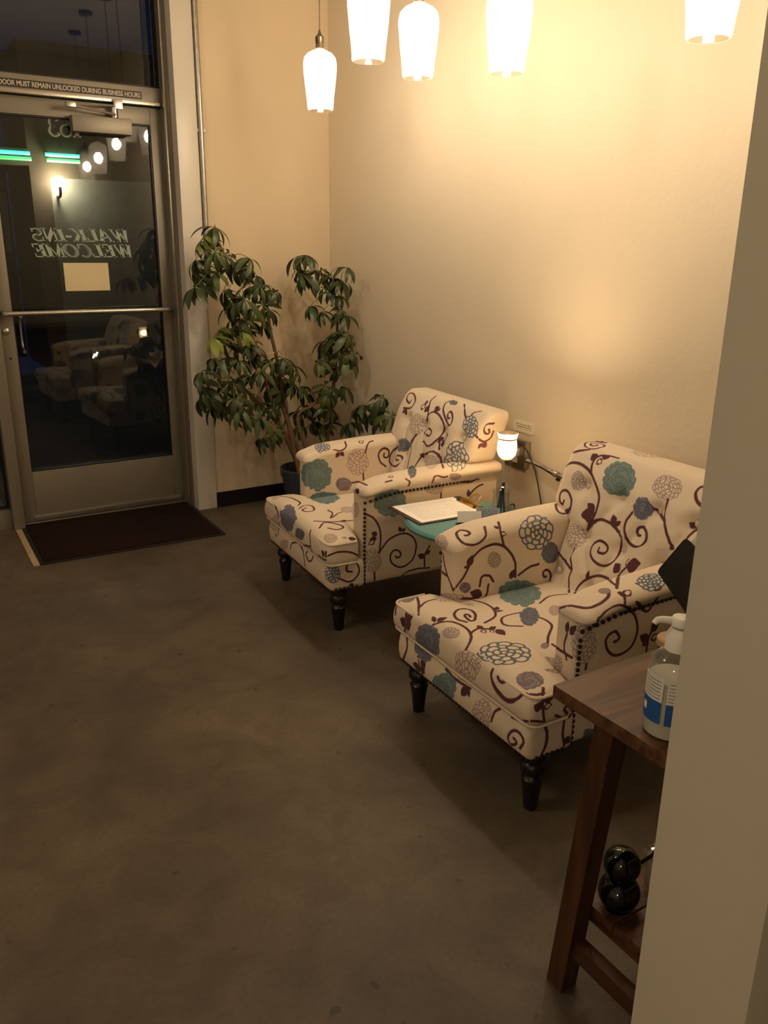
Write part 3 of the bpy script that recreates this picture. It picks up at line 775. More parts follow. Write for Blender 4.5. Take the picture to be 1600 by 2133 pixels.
    o = nails([(.075, .326, .190), (-.03, .326, .190), (-.054, .304, .190), (-.054, -.304, .190), (-.03, -.326, .190), (.075, -.326, .190)]).build('nailhead_trim', 'nail_bronze', t, True); o['kind'] = 'stuff'
    # --- print the fabric
    for i, key in enumerate(sorted(at.slots)):
        L = motifs.get(key)
        if L:
            for mo in L: at.draw(key, mo)
        else: at.scatter(key, idx * 100 + i)
    bpy.data.materials.remove(fm) if False else None
    f2 = fabric('floral_print%d' % idx, at.image('floral_print%d' % idx))
    for o in t.children:
        if o.type == 'MESH' and o.data.materials and o.data.materials[0] == fm: o.data.materials[0] = f2
    bpy.data.materials.remove(fm)
    ATLAS[idx] = at
    return t
ATLAS = {}

# ---- fabric motifs per panel, in metres on the panel
MOT = {1:{
('back','X-'):[
('v',0.0075,[(0.262,0.744),(0.249,0.745),(0.235,0.747),(0.224,0.748),(0.209,0.751),(0.2,0.758),(0.196,0.771),(0.202,0.784),(0.213,0.792),(0.223,0.798),(0.236,0.803),(0.247,0.808),(0.262,0.811),(0.275,0.809),(0.287,0.803),(0.289,0.792),(0.284,0.782),(0.271,0.775),(0.255,0.771),(0.244,0.769),(0.233,0.769),(0.235,0.78)]),('l',(0.245,0.743),(0.25,0.72),0.34,0),('l',(0.239,0.744),(0.221,0.718),0.34,0),('l',(0.106,0.783),(0.118,0.801),0.4,0),('l',(0.098,0.771),(0.133,0.775),0.4,1),('l',(0.094,0.774),(0.059,0.765),0.4,0),
('v',0.0075,[(0.05,0.726),(0.045,0.736),(0.048,0.749),(0.056,0.76),(0.066,0.771),(0.076,0.782),(0.085,0.792),(0.091,0.803),(0.092,0.814),(0.092,0.819)]),
('v',0.0075,[(0.054,0.721),(0.049,0.731),(0.046,0.744),(0.042,0.755),(0.033,0.763),(0.019,0.768),(0.004,0.768),(-0.009,0.767),(-0.022,0.765),(-0.036,0.762),(-0.051,0.757),(-0.068,0.751),(-0.083,0.743),(-0.092,0.732),(-0.093,0.721),(-0.09,0.707),(-0.09,0.695),(-0.088,0.68),(-0.078,0.667),(-0.07,0.658),(-0.061,0.648),(-0.047,0.638),(-0.036,0.635),(-0.022,0.638),(-0.006,0.644),(0.015,0.643)]),
('v',0.0075,[(0.028,0.674),(0.034,0.686),(0.013,0.7),(-0.003,0.703),(-0.014,0.702),(-0.027,0.699),(-0.034,0.691),(-0.029,0.679),(-0.017,0.674),(-0.004,0.676),(0.003,0.676)]),
('v',0.0075,[(-0.016,0.821),(-0.017,0.809),(-0.023,0.797),(-0.032,0.786),(-0.043,0.779),(-0.057,0.772),(-0.067,0.767),(-0.079,0.762),(-0.093,0.755),(-0.108,0.748),(-0.121,0.742),(-0.134,0.739),(-0.142,0.748),(-0.136,0.759),(-0.128,0.768),(-0.118,0.775),(-0.106,0.782),(-0.095,0.786),(-0.084,0.786),(-0.082,0.775),(-0.093,0.767),(-0.102,0.761),(-0.111,0.765)]),('l',(-0.005,0.774),(0.031,0.787),0.34,0),('l',(-0.005,0.774),(-0.01,0.789),0.34,0),
('v',0.0075,[(0.066,0.68),(0.075,0.667),(0.083,0.658),(0.093,0.644),(0.098,0.634),(0.106,0.623),(0.114,0.609),(0.105,0.601),(0.109,0.59),(0.106,0.579),(0.102,0.566),(0.097,0.553),(0.091,0.54),(0.087,0.527),(0.084,0.521)]),
('v',0.0075,[(0.288,0.585),(0.301,0.58)]),
('v',0.0075,[(0.295,0.497),(0.28,0.498),(0.262,0.499),(0.248,0.502),(0.238,0.507),(0.224,0.514),(0.212,0.519),(0.2,0.527),(0.205,0.539),(0.216,0.545),(0.23,0.549),(0.245,0.549),(0.257,0.548),(0.27,0.545),(0.276,0.535),(0.264,0.528),(0.252,0.529),(0.241,0.53),(0.235,0.531)]),
('v',0.0075,[(-0.158,0.817),(-0.171,0.805),(-0.182,0.797),(-0.194,0.789),(-0.207,0.784),(-0.219,0.78),(-0.222,0.778)]),
('v',0.0075,[(-0.242,0.77),(-0.237,0.781),(-0.231,0.792),(-0.227,0.802),(-0.234,0.815),(-0.241,0.821)]),
('v',0.0075,[(-0.301,0.738),(-0.313,0.733),(-0.325,0.727),(-0.333,0.724)]),
('v',0.0075,[(-0.226,0.588),(-0.21,0.599),(-0.198,0.6),(-0.184,0.606),(-0.172,0.609),(-0.161,0.612),(-0.147,0.616),(-0.136,0.62),(-0.122,0.622),(-0.106,0.624),(-0.09,0.623),(-0.079,0.619),(-0.064,0.614),(-0.051,0.606),(-0.042,0.6),(-0.029,0.594),(-0.016,0.588),(-0.004,0.58),(0.004,0.571),(0.01,0.556),(0.014,0.541),(0.019,0.531)]),
('v',0.0075,[(-0.124,0.639),(-0.117,0.651),(-0.11,0.663),(-0.108,0.674),(-0.115,0.685),(-0.136,0.697),(-0.146,0.702)]),('l',(-0.112,0.668),(-0.083,0.679),0.4,0),('l',(-0.11,0.675),(-0.155,0.705),0.36,1),('l',(-0.12,0.657),(-0.152,0.672),0.4,0),('l',(-0.031,0.591),(0.006,0.587),0.3,0),('l',(-0.049,0.595),(-0.062,0.609),0.3,0),('f',(-0.058,0.836),(-0.0247,-0.0152,0.009,-0.0174),'slate',1),('f',(0.102,0.701),(-0.0552,-0.0246,0.0097,-0.0412),'thread',2),('f',(0.207,0.597),(-0.0857,0.0326,0.0112,-0.0295),'slate',3),('f',(-0.262,0.758),(-0.0407,-0.0344,0.0073,-0.0367),'ink',4),('f',(-0.255,0.638),(-0.0609,-0.0443,0.0131,-0.051),'ink',5),('f',(-0.137,0.582),(-0.0731,-0.0359,0.0124,-0.0246),'thread',6),('f',(0.025,0.516),(-0.0435,-0.0158,0.0067,-0.0203),'slate',7)],
('back','Z+'):[
('v',0.0075,[(0.001,0.091),(0.015,0.091),(0.025,0.094)]),
('v',0.0075,[(0.036,-0.029),(0.023,-0.029),(0.014,-0.022),(0.004,-0.017)]),
('v',0.0075,[(0.029,-0.121),(0.02,-0.133),(0.012,-0.142),(0.004,-0.151)]),
('v',0.0075,[(0.002,-0.245),(0.011,-0.256),(0.014,-0.259)]),('f',(0.015,-0.055),(0.0098,-0.019,-0.0209,-0.0225),'slate',1)],
('arm_far','Y-'):[
('v',0.0075,[(0.534,0.564),(0.522,0.559),(0.511,0.554),(0.501,0.543),(0.496,0.531),(0.494,0.517),(0.496,0.506),(0.503,0.496),(0.506,0.493)]),
('v',0.0075,[(0.277,0.599),(0.268,0.59),(0.258,0.585),(0.245,0.583),(0.231,0.589),(0.221,0.596),(0.217,0.599)]),('l',(0.244,0.576),(0.223,0.557),0.36,0),('l',(0.247,0.575),(0.266,0.559),0.36,0),
('v',0.0075,[(0.301,0.433),(0.313,0.433),(0.325,0.434),(0.336,0.433),(0.344,0.431)]),
('v',0.0075,[(0.363,0.436),(0.362,0.449),(0.361,0.462),(0.36,0.475),(0.359,0.488),(0.36,0.502),(0.362,0.517),(0.364,0.532),(0.367,0.545),(0.369,0.556),(0.373,0.569),(0.378,0.581),(0.385,0.595),(0.388,0.599)]),
('v',0.0075,[(0.475,0.489),(0.466,0.497),(0.456,0.504),(0.448,0.512),(0.443,0.521),(0.439,0.533),(0.437,0.546),(0.444,0.558),(0.455,0.564),(0.467,0.566),(0.48,0.562),(0.489,0.556),(0.491,0.544),(0.486,0.532),(0.473,0.531),(0.464,0.538),(0.466,0.548)]),('f',(0.131,0.493),(0.0755,-0.0007,-0.0098,-0.0759),'teal',8),('f',(0.332,0.523),(0.0528,0.0004,-0.0058,-0.0565),'thread',9),('f',(0.263,0.431),(0.0384,-0.0001,-0.0047,-0.0308),'mauve',11),('f',(0.171,0.381),(0.0716,-0.0003,-0.0093,-0.0253),'teal',17)],
('back','Y-'):[
('v',0.0075,[(0.005,0.72),(0.017,0.715),(0.03,0.71),(0.042,0.711),(0.054,0.717),(0.061,0.727),(0.06,0.739),(0.059,0.748)]),
('v',0.0075,[(0.042,0.78),(0.031,0.78),(0.016,0.78),(0.004,0.775),(0.003,0.764),(0.01,0.754),(0.019,0.746),(0.031,0.74),(0.042,0.743),(0.034,0.754),(0.029,0.758)]),('l',(0.025,0.705),(0.019,0.681),0.34,0),('l',(0.029,0.705),(0.056,0.685),0.34,0)],
('arm_near','Z+'):[
('v',0.0075,[(0.438,-0.313),(0.447,-0.298),(0.452,-0.288),(0.458,-0.278),(0.467,-0.264)]),
('v',0.0075,[(0.108,-0.254),(0.107,-0.267),(0.107,-0.28),(0.107,-0.291),(0.108,-0.301)]),
('v',0.0075,[(0.172,-0.331),(0.198,-0.331)]),('l',(0.198,-0.308),(0.221,-0.302),0.4,1),
('v',0.0075,[(0.256,-0.339),(0.26,-0.347)]),('f',(0.563,-0.221),(0.0398,-0.092,-0.0167,-0.1345),'ink',5),('f',(0.45,-0.209),(0.0234,-0.0617,-0.0168,-0.0925),'thread',6),('f',(0.312,-0.289),(0.0146,-0.0325,-0.0078,-0.0518),'slate',7)],
('arm_far','X-'):[('f',(0.111,0.517),(-0.1962,0.004,0.0328,-0.0757),'teal',8)],
('arm_far','Z+'):[
('v',0.0075,[(0.296,0.276),(0.29,0.263),(0.286,0.251),(0.283,0.239),(0.279,0.228)]),
('v',0.0075,[(0.391,0.23),(0.4,0.237),(0.413,0.24),(0.418,0.242)]),('l',(0.348,0.241),(0.375,0.252),0.4,1),('f',(0.181,0.266),(0.0267,-0.0206,-0.018,-0.0436),'ink',10)],
('arm_near','Y-'):[
('v',0.0075,[(0.261,0.599),(0.267,0.588),(0.265,0.576),(0.265,0.569)]),
('v',0.0075,[(0.374,0.567),(0.373,0.579),(0.379,0.59),(0.393,0.591),(0.404,0.585),(0.415,0.58),(0.426,0.579),(0.436,0.58)]),
('v',0.0075,[(0.518,0.549),(0.533,0.547),(0.548,0.545),(0.562,0.543),(0.575,0.545),(0.587,0.551),(0.592,0.553)]),
('v',0.0075,[(0.434,0.495),(0.433,0.521)]),
('v',0.0075,[(0.632,0.526),(0.619,0.523),(0.607,0.519),(0.595,0.512),(0.586,0.505),(0.577,0.496),(0.572,0.49)]),('l',(0.568,0.481),(0.562,0.513),0.3,0),
('v',0.0075,[(0.086,0.477),(0.103,0.472),(0.117,0.464),(0.13,0.455),(0.141,0.442),(0.147,0.433),(0.153,0.422),(0.157,0.411),(0.161,0.399),(0.163,0.386),(0.164,0.371),(0.164,0.355),(0.162,0.339),(0.161,0.323),(0.158,0.308),(0.154,0.292),(0.149,0.277),(0.145,0.262),(0.141,0.247),(0.139,0.234),(0.138,0.222),(0.139,0.21),(0.141,0.196),(0.143,0.183)]),('l',(0.149,0.382),(0.123,0.395),0.36,0),('l',(0.147,0.368),(0.115,0.368),0.34,0),('l',(0.14,0.361),(0.11,0.348),0.36,1),
('v',0.0075,[(0.16,0.309),(0.167,0.319),(0.175,0.328),(0.183,0.338),(0.191,0.347),(0.2,0.354),(0.212,0.36),(0.225,0.365),(0.238,0.368),(0.251,0.37),(0.263,0.37),(0.278,0.368),(0.291,0.362),(0.302,0.354),(0.312,0.344),(0.319,0.332),(0.324,0.318),(0.325,0.303),(0.323,0.291),(0.321,0.278),(0.317,0.266),(0.311,0.255),(0.3,0.244),(0.29,0.238),(0.28,0.233),(0.269,0.23),(0.254,0.23),(0.239,0.235),(0.226,0.244),(0.216,0.254),(0.21,0.264),(0.208,0.275),(0.208,0.288),(0.214,0.298),(0.224,0.306),(0.237,0.305),(0.249,0.297),(0.255,0.286),(0.251,0.275),(0.24,0.273),(0.231,0.279)]),('l',(0.256,0.379),(0.243,0.401),0.34,0),('l',(0.259,0.379),(0.275,0.391),0.34,0),
('v',0.0075,[(0.267,0.184),(0.273,0.196),(0.286,0.203),(0.297,0.206),(0.309,0.207),(0.321,0.208),(0.333,0.209),(0.349,0.208),(0.364,0.206),(0.38,0.204),(0.39,0.203)]),
('v',0.0075,[(0.367,0.214),(0.366,0.228),(0.365,0.243),(0.365,0.257),(0.369,0.269),(0.375,0.28),(0.382,0.291),(0.387,0.298)]),('l',(0.365,0.253),(0.333,0.268),0.36,0),('l',(0.369,0.266),(0.393,0.278),0.36,0),('f',(0.474,0.575),(0.0283,0.0059,-0.0034,-0.0142),'thread',12),('f',(0.204,0.507),(0.0717,0.0032,-0.0101,-0.0592),'teal',13),('f',(0.398,0.539),(0.0434,0.0078,-0.0056,-0.025),'thread',14),('f',(0.126,0.279),(0.0425,0.0004,-0.0073,-0.0485),'thread',15)],
('arm_near','X-'):[('l',(-0.297,0.579),(-0.263,0.583),0.36,0),('f',(-0.267,0.475),(-0.046,-0.0001,0.0098,-0.0315),'thread',16)],
('cushion','Z+'):[
('v',0.0075,[(-0.01,0.31),(-0.01,0.299),(-0.006,0.281),(-0.002,0.265),(0.002,0.249),(0.005,0.231),(0.007,0.211),(0.007,0.199),(0.008,0.188),(0.008,0.176),(0.008,0.164),(0.008,0.153),(0.008,0.133),(0.007,0.117),(0.004,0.106),(-0.002,0.096),(-0.012,0.086),(-0.014,0.083)]),
('v',0.0075,[(-0.027,0.044),(-0.017,0.051),(-0.007,0.059),(0.006,0.064),(0.018,0.056),(0.025,0.046),(0.028,0.033),(0.027,0.019),(0.024,0.007),(0.021,-0.004),(0.014,-0.015),(0.003,-0.02),(-0.009,-0.018),(-0.017,-0.01),(-0.022,0.0),(-0.024,0.012),(-0.019,0.023),(-0.009,0.028),(-0.0,0.032)]),
('v',0.0075,[(0.062,-0.05),(0.063,-0.065),(0.065,-0.08),(0.064,-0.093),(0.058,-0.104),(0.05,-0.114),(0.042,-0.124),(0.036,-0.135),(0.048,-0.13),(0.061,-0.123),(0.077,-0.136),(0.091,-0.143),(0.102,-0.138),(0.116,-0.141),(0.128,-0.147),(0.142,-0.153)]),
('v',0.0075,[(-0.033,-0.125),(-0.022,-0.136),(-0.011,-0.147),(0.001,-0.157),(0.013,-0.166),(0.026,-0.174),(0.04,-0.18),(0.056,-0.185),(0.065,-0.197),(0.078,-0.228),(0.09,-0.249),(0.107,-0.253),(0.116,-0.254)]),
('v',0.0075,[(-0.042,-0.198),(-0.03,-0.186),(-0.023,-0.177),(-0.011,-0.167),(0.0,-0.166),(0.012,-0.175),(0.02,-0.184),(0.027,-0.194),(0.035,-0.206),(0.041,-0.217),(0.044,-0.229),(0.04,-0.24),(0.027,-0.245),(0.014,-0.244),(0.002,-0.236),(-0.006,-0.226),(-0.013,-0.216)]),('l',(0.019,-0.316),(0.004,-0.305),0.4,1),('l',(0.025,-0.318),(0.054,-0.33),0.34,0),('f',(0.165,-0.137),(0.0156,-0.0376,-0.0065,-0.1149),'thread',16),('f',(0.129,0.194),(0.0522,-0.0443,-0.0478,-0.1469),'teal',17),('f',(-0.013,0.362),(0.0126,-0.0404,-0.0253,-0.1059),'thread',18),('f',(-0.039,-0.293),(0.0241,-0.0142,-0.0137,-0.0298),'thread',19),('f',(0.135,-0.109),(0.0234,-0.0152,-0.015,-0.0474),'thread',20),('f',(-0.096,0.029),(0.0238,-0.0547,-0.0479,-0.0961),'slate',21)],
('cushion','X-'):[
('v',0.0075,[(0.277,0.37),(0.257,0.368),(0.239,0.367),(0.221,0.366),(0.203,0.364),(0.186,0.36),(0.17,0.353),(0.156,0.345),(0.145,0.336),(0.143,0.32),(0.149,0.312)]),
('v',0.0075,[(-0.171,0.372),(-0.196,0.331)]),
('v',0.0075,[(-0.331,0.333),(-0.339,0.336)]),('l',(-0.326,0.336),(-0.297,0.342),0.34,0),('l',(-0.331,0.337),(-0.332,0.358),0.34,0),
('v',0.0075,[(-0.109,0.306),(-0.122,0.31),(-0.133,0.313),(-0.152,0.319),(-0.169,0.323),(-0.184,0.326),(-0.198,0.324),(-0.206,0.315),(-0.203,0.309)]),
('v',0.0075,[(-0.267,0.318),(-0.334,0.32)]),('f',(0.054,0.358),(-0.0784,-0.0235,0.0168,-0.0365),'slate',21),('f',(0.212,0.299),(-0.0675,0.0205,0.0195,-0.0368),'thread',22),('f',(-0.084,0.336),(-0.0484,0.0001,0.0077,-0.0133),'slate',23)],
('rail','X-'):[
('v',0.0075,[(0.215,0.286),(0.205,0.276),(0.203,0.26),(0.203,0.249)]),('l',(0.222,0.234),(0.234,0.25),0.36,0),
('v',0.0075,[(0.058,0.233),(0.053,0.245),(0.049,0.258),(0.037,0.266),(0.026,0.271),(0.015,0.276),(0.005,0.279),(-0.006,0.281),(-0.018,0.281),(-0.031,0.28),(-0.044,0.277),(-0.057,0.273),(-0.069,0.268),(-0.079,0.26),(-0.088,0.25),(-0.094,0.238),(-0.097,0.225),(-0.094,0.209)]),
('v',0.0075,[(-0.15,0.287),(-0.162,0.28),(-0.169,0.269),(-0.161,0.258),(-0.15,0.25),(-0.139,0.247),(-0.125,0.251),(-0.11,0.259),(-0.102,0.268),(-0.11,0.277),(-0.116,0.285)]),('f',(0.262,0.281),(-0.0466,-0.0225,0.0145,-0.0266),'thread',22),('f',(-0.343,0.262),(-0.0455,-0.0084,0.0116,-0.033),'ink',24),('f',(0.131,0.229),(-0.0495,0.0047,0.0164,-0.0234),'thread',25)],
('cushion','Y-'):[
('v',0.0075,[(-0.061,0.338),(-0.05,0.343),(-0.036,0.347),(-0.022,0.349),(-0.006,0.348),(0.008,0.346),(0.02,0.342),(0.032,0.336),(0.044,0.328),(0.053,0.322)])],
('rail','Y-'):[
('v',0.0075,[(-0.004,0.232),(0.008,0.225),(0.017,0.217),(0.03,0.212),(0.041,0.215),(0.053,0.224),(0.062,0.234),(0.067,0.245),(0.067,0.258),(0.064,0.27),(0.058,0.282),(0.051,0.29)]),
('v',0.0075,[(0.026,0.29),(0.019,0.28),(0.018,0.269),(0.023,0.257),(0.034,0.253),(0.037,0.252)]),('l',(0.027,0.201),(0.047,0.193),0.34,0),('f',(-0.036,0.256),(0.0328,0.0047,-0.0045,-0.0354),'ink',24)],
('rail','Z+'):[
('v',0.0075,[(0.049,-0.326),(0.041,-0.322)]),
('v',0.0075,[(0.036,-0.321),(0.029,-0.326)])]},2:{
('back','X-'):[
('v',0.0082,[(0.326,0.739),(0.317,0.745),(0.309,0.753),(0.295,0.76),(0.282,0.763),(0.267,0.765),(0.252,0.765),(0.24,0.764),(0.229,0.762),(0.218,0.76),(0.205,0.756),(0.193,0.751),(0.18,0.744),(0.167,0.736),(0.153,0.728),(0.14,0.719),(0.132,0.712),(0.124,0.704),(0.117,0.694),(0.113,0.681),(0.111,0.669),(0.11,0.656),(0.11,0.643),(0.115,0.63),(0.124,0.621),(0.135,0.612),(0.151,0.605),(0.162,0.599),(0.177,0.593),(0.19,0.586),(0.2,0.579)]),
('v',0.0082,[(0.19,0.749),(0.197,0.76),(0.204,0.77),(0.208,0.782),(0.207,0.794),(0.199,0.803),(0.188,0.81),(0.177,0.813),(0.164,0.816),(0.15,0.818),(0.139,0.818),(0.127,0.819),(0.124,0.819)]),('l',(0.205,0.791),(0.232,0.803),0.45,0),('l',(0.197,0.791),(0.171,0.784),0.4,1),('l',(0.187,0.805),(0.156,0.809),0.33,0),
('v',0.0082,[(0.322,0.787),(0.309,0.792),(0.297,0.797),(0.286,0.802),(0.274,0.807),(0.262,0.814),(0.255,0.819)]),
('v',0.0082,[(0.278,0.611),(0.267,0.614),(0.247,0.62),(0.234,0.625),(0.224,0.633),(0.226,0.644),(0.231,0.655),(0.241,0.664),(0.251,0.671),(0.261,0.675),(0.273,0.676),(0.285,0.672),(0.294,0.664),(0.294,0.652),(0.288,0.641),(0.279,0.633),(0.266,0.633),(0.265,0.644)]),
('v',0.0082,[(-0.08,0.709),(-0.093,0.707),(-0.104,0.7),(-0.117,0.696),(-0.132,0.695),(-0.143,0.693),(-0.147,0.691)]),
('v',0.0082,[(-0.127,0.751),(-0.13,0.739),(-0.13,0.725),(-0.129,0.714),(-0.134,0.703),(-0.145,0.694),(-0.153,0.683),(-0.163,0.672),(-0.171,0.662),(-0.181,0.653),(-0.191,0.641),(-0.202,0.629),(-0.209,0.624)]),
('v',0.0082,[(-0.028,0.685),(-0.023,0.673),(-0.018,0.661),(-0.017,0.649),(-0.019,0.637),(-0.025,0.626),(-0.034,0.618),(-0.044,0.608),(-0.058,0.6),(-0.071,0.598),(-0.086,0.598),(-0.099,0.597),(-0.114,0.598),(-0.123,0.605),(-0.119,0.617),(-0.113,0.627),(-0.107,0.638),(-0.1,0.648),(-0.088,0.653),(-0.076,0.653),(-0.065,0.647),(-0.064,0.634),(-0.075,0.629),(-0.086,0.631)]),('l',(0.117,0.646),(0.156,0.665),0.36,0),('l',(0.117,0.642),(0.184,0.614),0.26,0),('l',(0.114,0.646),(0.137,0.635),0.36,0),
('v',0.0082,[(0.2,0.579),(0.189,0.586),(0.172,0.594),(0.155,0.601),(0.137,0.609),(0.124,0.615),(0.113,0.62),(0.103,0.625),(0.092,0.629),(0.077,0.633),(0.065,0.635),(0.053,0.635),(0.04,0.634),(0.028,0.63),(0.018,0.625),(0.005,0.617),(-0.005,0.611),(-0.018,0.605),(-0.026,0.596),(-0.024,0.584),(-0.021,0.572),(-0.022,0.558),(-0.026,0.547),(-0.027,0.534),(-0.018,0.523),(-0.004,0.515),(0.011,0.509),(0.022,0.507),(0.034,0.508),(0.049,0.509),(0.064,0.511),(0.079,0.514),(0.092,0.519),(0.103,0.525),(0.111,0.535),(0.113,0.546),(0.107,0.559),(0.098,0.566),(0.087,0.572),(0.076,0.575),(0.062,0.575),(0.049,0.574),(0.037,0.571),(0.026,0.564),(0.024,0.552),(0.033,0.544),(0.045,0.542),(0.057,0.541),(0.069,0.543),(0.068,0.554)]),('l',(0.026,0.632),(0.041,0.66),0.3,0),('l',(0.025,0.632),(0.004,0.645),0.33,0),
('v',0.0082,[(0.224,0.516),(0.226,0.503),(0.221,0.491),(0.208,0.482),(0.199,0.475),(0.19,0.467),(0.18,0.458),(0.183,0.445),(0.181,0.432),(0.172,0.42),(0.165,0.411),(0.161,0.406)]),
('v',0.0082,[(0.309,0.48),(0.293,0.479),(0.281,0.477),(0.268,0.471),(0.257,0.468),(0.245,0.469),(0.233,0.469),(0.219,0.467),(0.207,0.464),(0.195,0.461),(0.19,0.459)]),
('v',0.0082,[(0.119,0.405),(0.118,0.417),(0.113,0.428),(0.106,0.437),(0.094,0.446),(0.084,0.452),(0.066,0.46),(0.053,0.466),(0.038,0.471),(0.024,0.475),(0.008,0.479),(-0.005,0.481),(-0.016,0.482),(-0.031,0.482),(-0.041,0.482)]),('l',(0.094,0.444),(0.079,0.48),0.3,0),
('v',0.0082,[(-0.08,0.498),(-0.084,0.511),(-0.096,0.519),(-0.106,0.528),(-0.115,0.537),(-0.122,0.545),(-0.127,0.552)]),('l',(-0.074,0.509),(-0.04,0.529),0.36,0),('l',(-0.113,0.535),(-0.175,0.559),0.33,0),('l',(-0.104,0.536),(-0.11,0.56),0.36,1),
('v',0.0082,[(0.307,0.388),(0.312,0.39)]),
('v',0.0082,[(-0.22,0.811),(-0.208,0.807),(-0.199,0.799),(-0.197,0.786),(-0.203,0.777),(-0.212,0.769),(-0.223,0.763),(-0.235,0.759),(-0.247,0.757),(-0.251,0.756)]),('l',(-0.239,0.694),(-0.216,0.705),0.34,0),('l',(-0.24,0.695),(-0.25,0.732),0.3,0),('l',(-0.239,0.694),(-0.237,0.706),0.3,1),
('v',0.0082,[(-0.234,0.666),(-0.237,0.679),(-0.242,0.69),(-0.253,0.697),(-0.262,0.702)]),('f',(0.236,0.717),(-0.0252,-0.0097,0.0052,-0.0287),'thread',26),('f',(0.074,0.759),(-0.0586,-0.0363,0.0134,-0.0477),'teal',27),('f',(-0.101,0.778),(-0.0447,-0.0243,0.0107,-0.029),'thread',28),('f',(-0.055,0.705),(-0.0288,-0.0133,0.0069,-0.0307),'slate',29),('f',(0.243,0.554),(-0.0603,-0.025,0.0111,-0.0349),'thread',30)],
('arm_far','Z+'):[
('v',0.0082,[(0.552,0.305),(0.54,0.291),(0.529,0.279),(0.52,0.268),(0.513,0.259),(0.509,0.246),(0.516,0.237),(0.527,0.233),(0.533,0.234)]),
('v',0.0082,[(0.217,0.26),(0.21,0.25),(0.205,0.236),(0.202,0.226)]),
('v',0.0082,[(0.119,0.228),(0.114,0.241),(0.114,0.254),(0.119,0.269),(0.125,0.28),(0.134,0.288),(0.146,0.287),(0.153,0.275),(0.156,0.265),(0.154,0.252),(0.143,0.251),(0.138,0.255)]),
('v',0.0082,[(0.258,0.23),(0.263,0.244),(0.268,0.254),(0.277,0.266)]),('l',(0.255,0.235),(0.244,0.251),0.34,0),('f',(0.058,0.296),(0.0142,-0.0355,-0.0298,-0.0281),'thread',37),('f',(0.373,0.176),(0.0582,-0.046,-0.0166,-0.0781),'ink',39)],
('cushion','Z+'):[
('v',0.0082,[(0.447,0.154),(0.433,0.132),(0.42,0.111)]),
('v',0.0082,[(0.431,0.091),(0.443,0.106),(0.449,0.114)]),
('v',0.0082,[(0.141,-0.247),(0.142,-0.259),(0.143,-0.263)]),
('v',0.0082,[(0.003,0.314),(-0.007,0.295),(-0.015,0.279),(-0.024,0.263),(-0.033,0.247),(-0.043,0.232),(-0.051,0.221),(-0.06,0.212),(-0.065,0.208)]),
('v',0.0082,[(-0.046,0.225),(-0.035,0.231),(-0.023,0.24),(-0.01,0.248),(0.002,0.251),(0.014,0.252),(0.026,0.249),(0.038,0.243),(0.051,0.234),(0.062,0.237)]),
('v',0.0082,[(0.161,0.314),(0.165,0.301),(0.18,0.299),(0.192,0.312)]),
('v',0.0082,[(0.139,0.298),(0.136,0.281),(0.135,0.268),(0.134,0.255),(0.133,0.234),(0.133,0.214),(0.132,0.195),(0.131,0.177),(0.129,0.159),(0.127,0.142),(0.125,0.126),(0.121,0.111),(0.117,0.096),(0.112,0.081),(0.107,0.068),(0.1,0.055),(0.093,0.045),(0.084,0.036),(0.074,0.026),(0.064,0.019),(0.053,0.015),(0.043,0.013)]),
('v',0.0082,[(0.004,0.047),(-0.001,0.059),(-0.006,0.072),(-0.006,0.085),(-0.002,0.099),(0.005,0.112),(0.016,0.122),(0.025,0.128),(0.037,0.13),(0.049,0.124),(0.057,0.115),(0.06,0.104),(0.058,0.091),(0.055,0.078),(0.049,0.066),(0.039,0.054),(0.03,0.044),(0.018,0.045),(0.017,0.057),(0.019,0.07),(0.022,0.082),(0.031,0.09),(0.035,0.08),(0.032,0.069),(0.031,0.067)]),('l',(0.118,0.094),(0.143,0.126),0.3,0),('l',(0.115,0.087),(0.14,0.073),0.3,0),
('v',0.0082,[(-0.065,-0.05),(-0.051,-0.046),(-0.042,-0.038),(-0.035,-0.03),(-0.028,-0.017),(-0.023,-0.006),(-0.02,0.006),(-0.018,0.018),(-0.018,0.031),(-0.019,0.046),(-0.022,0.06),(-0.026,0.073),(-0.034,0.084),(-0.045,0.093),(-0.054,0.102),(-0.063,0.108)]),('l',(-0.064,0.118),(-0.049,0.146),0.3,0),('l',(-0.057,0.114),(-0.022,0.107),0.3,0),
('v',0.0082,[(-0.026,-0.014),(-0.015,-0.009),(-0.004,-0.006),(0.008,-0.004),(0.017,-0.012),(0.026,-0.021),(0.036,-0.03),(0.04,-0.033)]),('l',(0.015,-0.012),(0.017,0.013),0.36,0),('l',(0.012,-0.015),(0.008,-0.039),0.36,1),('l',(0.031,-0.027),(0.056,-0.023),0.36,0),('l',(0.03,-0.031),(0.028,-0.05),0.36,1),('l',(0.046,-0.038),(0.046,-0.079),0.34,0),
('v',0.0082,[(0.181,0.02),(0.169,0.021),(0.157,0.023),(0.145,0.024),(0.129,0.025),(0.117,0.023),(0.106,0.018),(0.097,0.007),(0.09,-0.006),(0.086,-0.016),(0.082,-0.031),(0.085,-0.047),(0.09,-0.058),(0.099,-0.068),(0.108,-0.077),(0.117,-0.086),(0.121,-0.09)]),
('v',0.0082,[(0.2,-0.053),(0.203,-0.066),(0.206,-0.079),(0.207,-0.092),(0.207,-0.106),(0.206,-0.121),(0.203,-0.135),(0.198,-0.146),(0.191,-0.156),(0.182,-0.167),(0.172,-0.178),(0.162,-0.19),(0.153,-0.201),(0.146,-0.211),(0.14,-0.222),(0.133,-0.232),(0.127,-0.242),(0.122,-0.252)]),
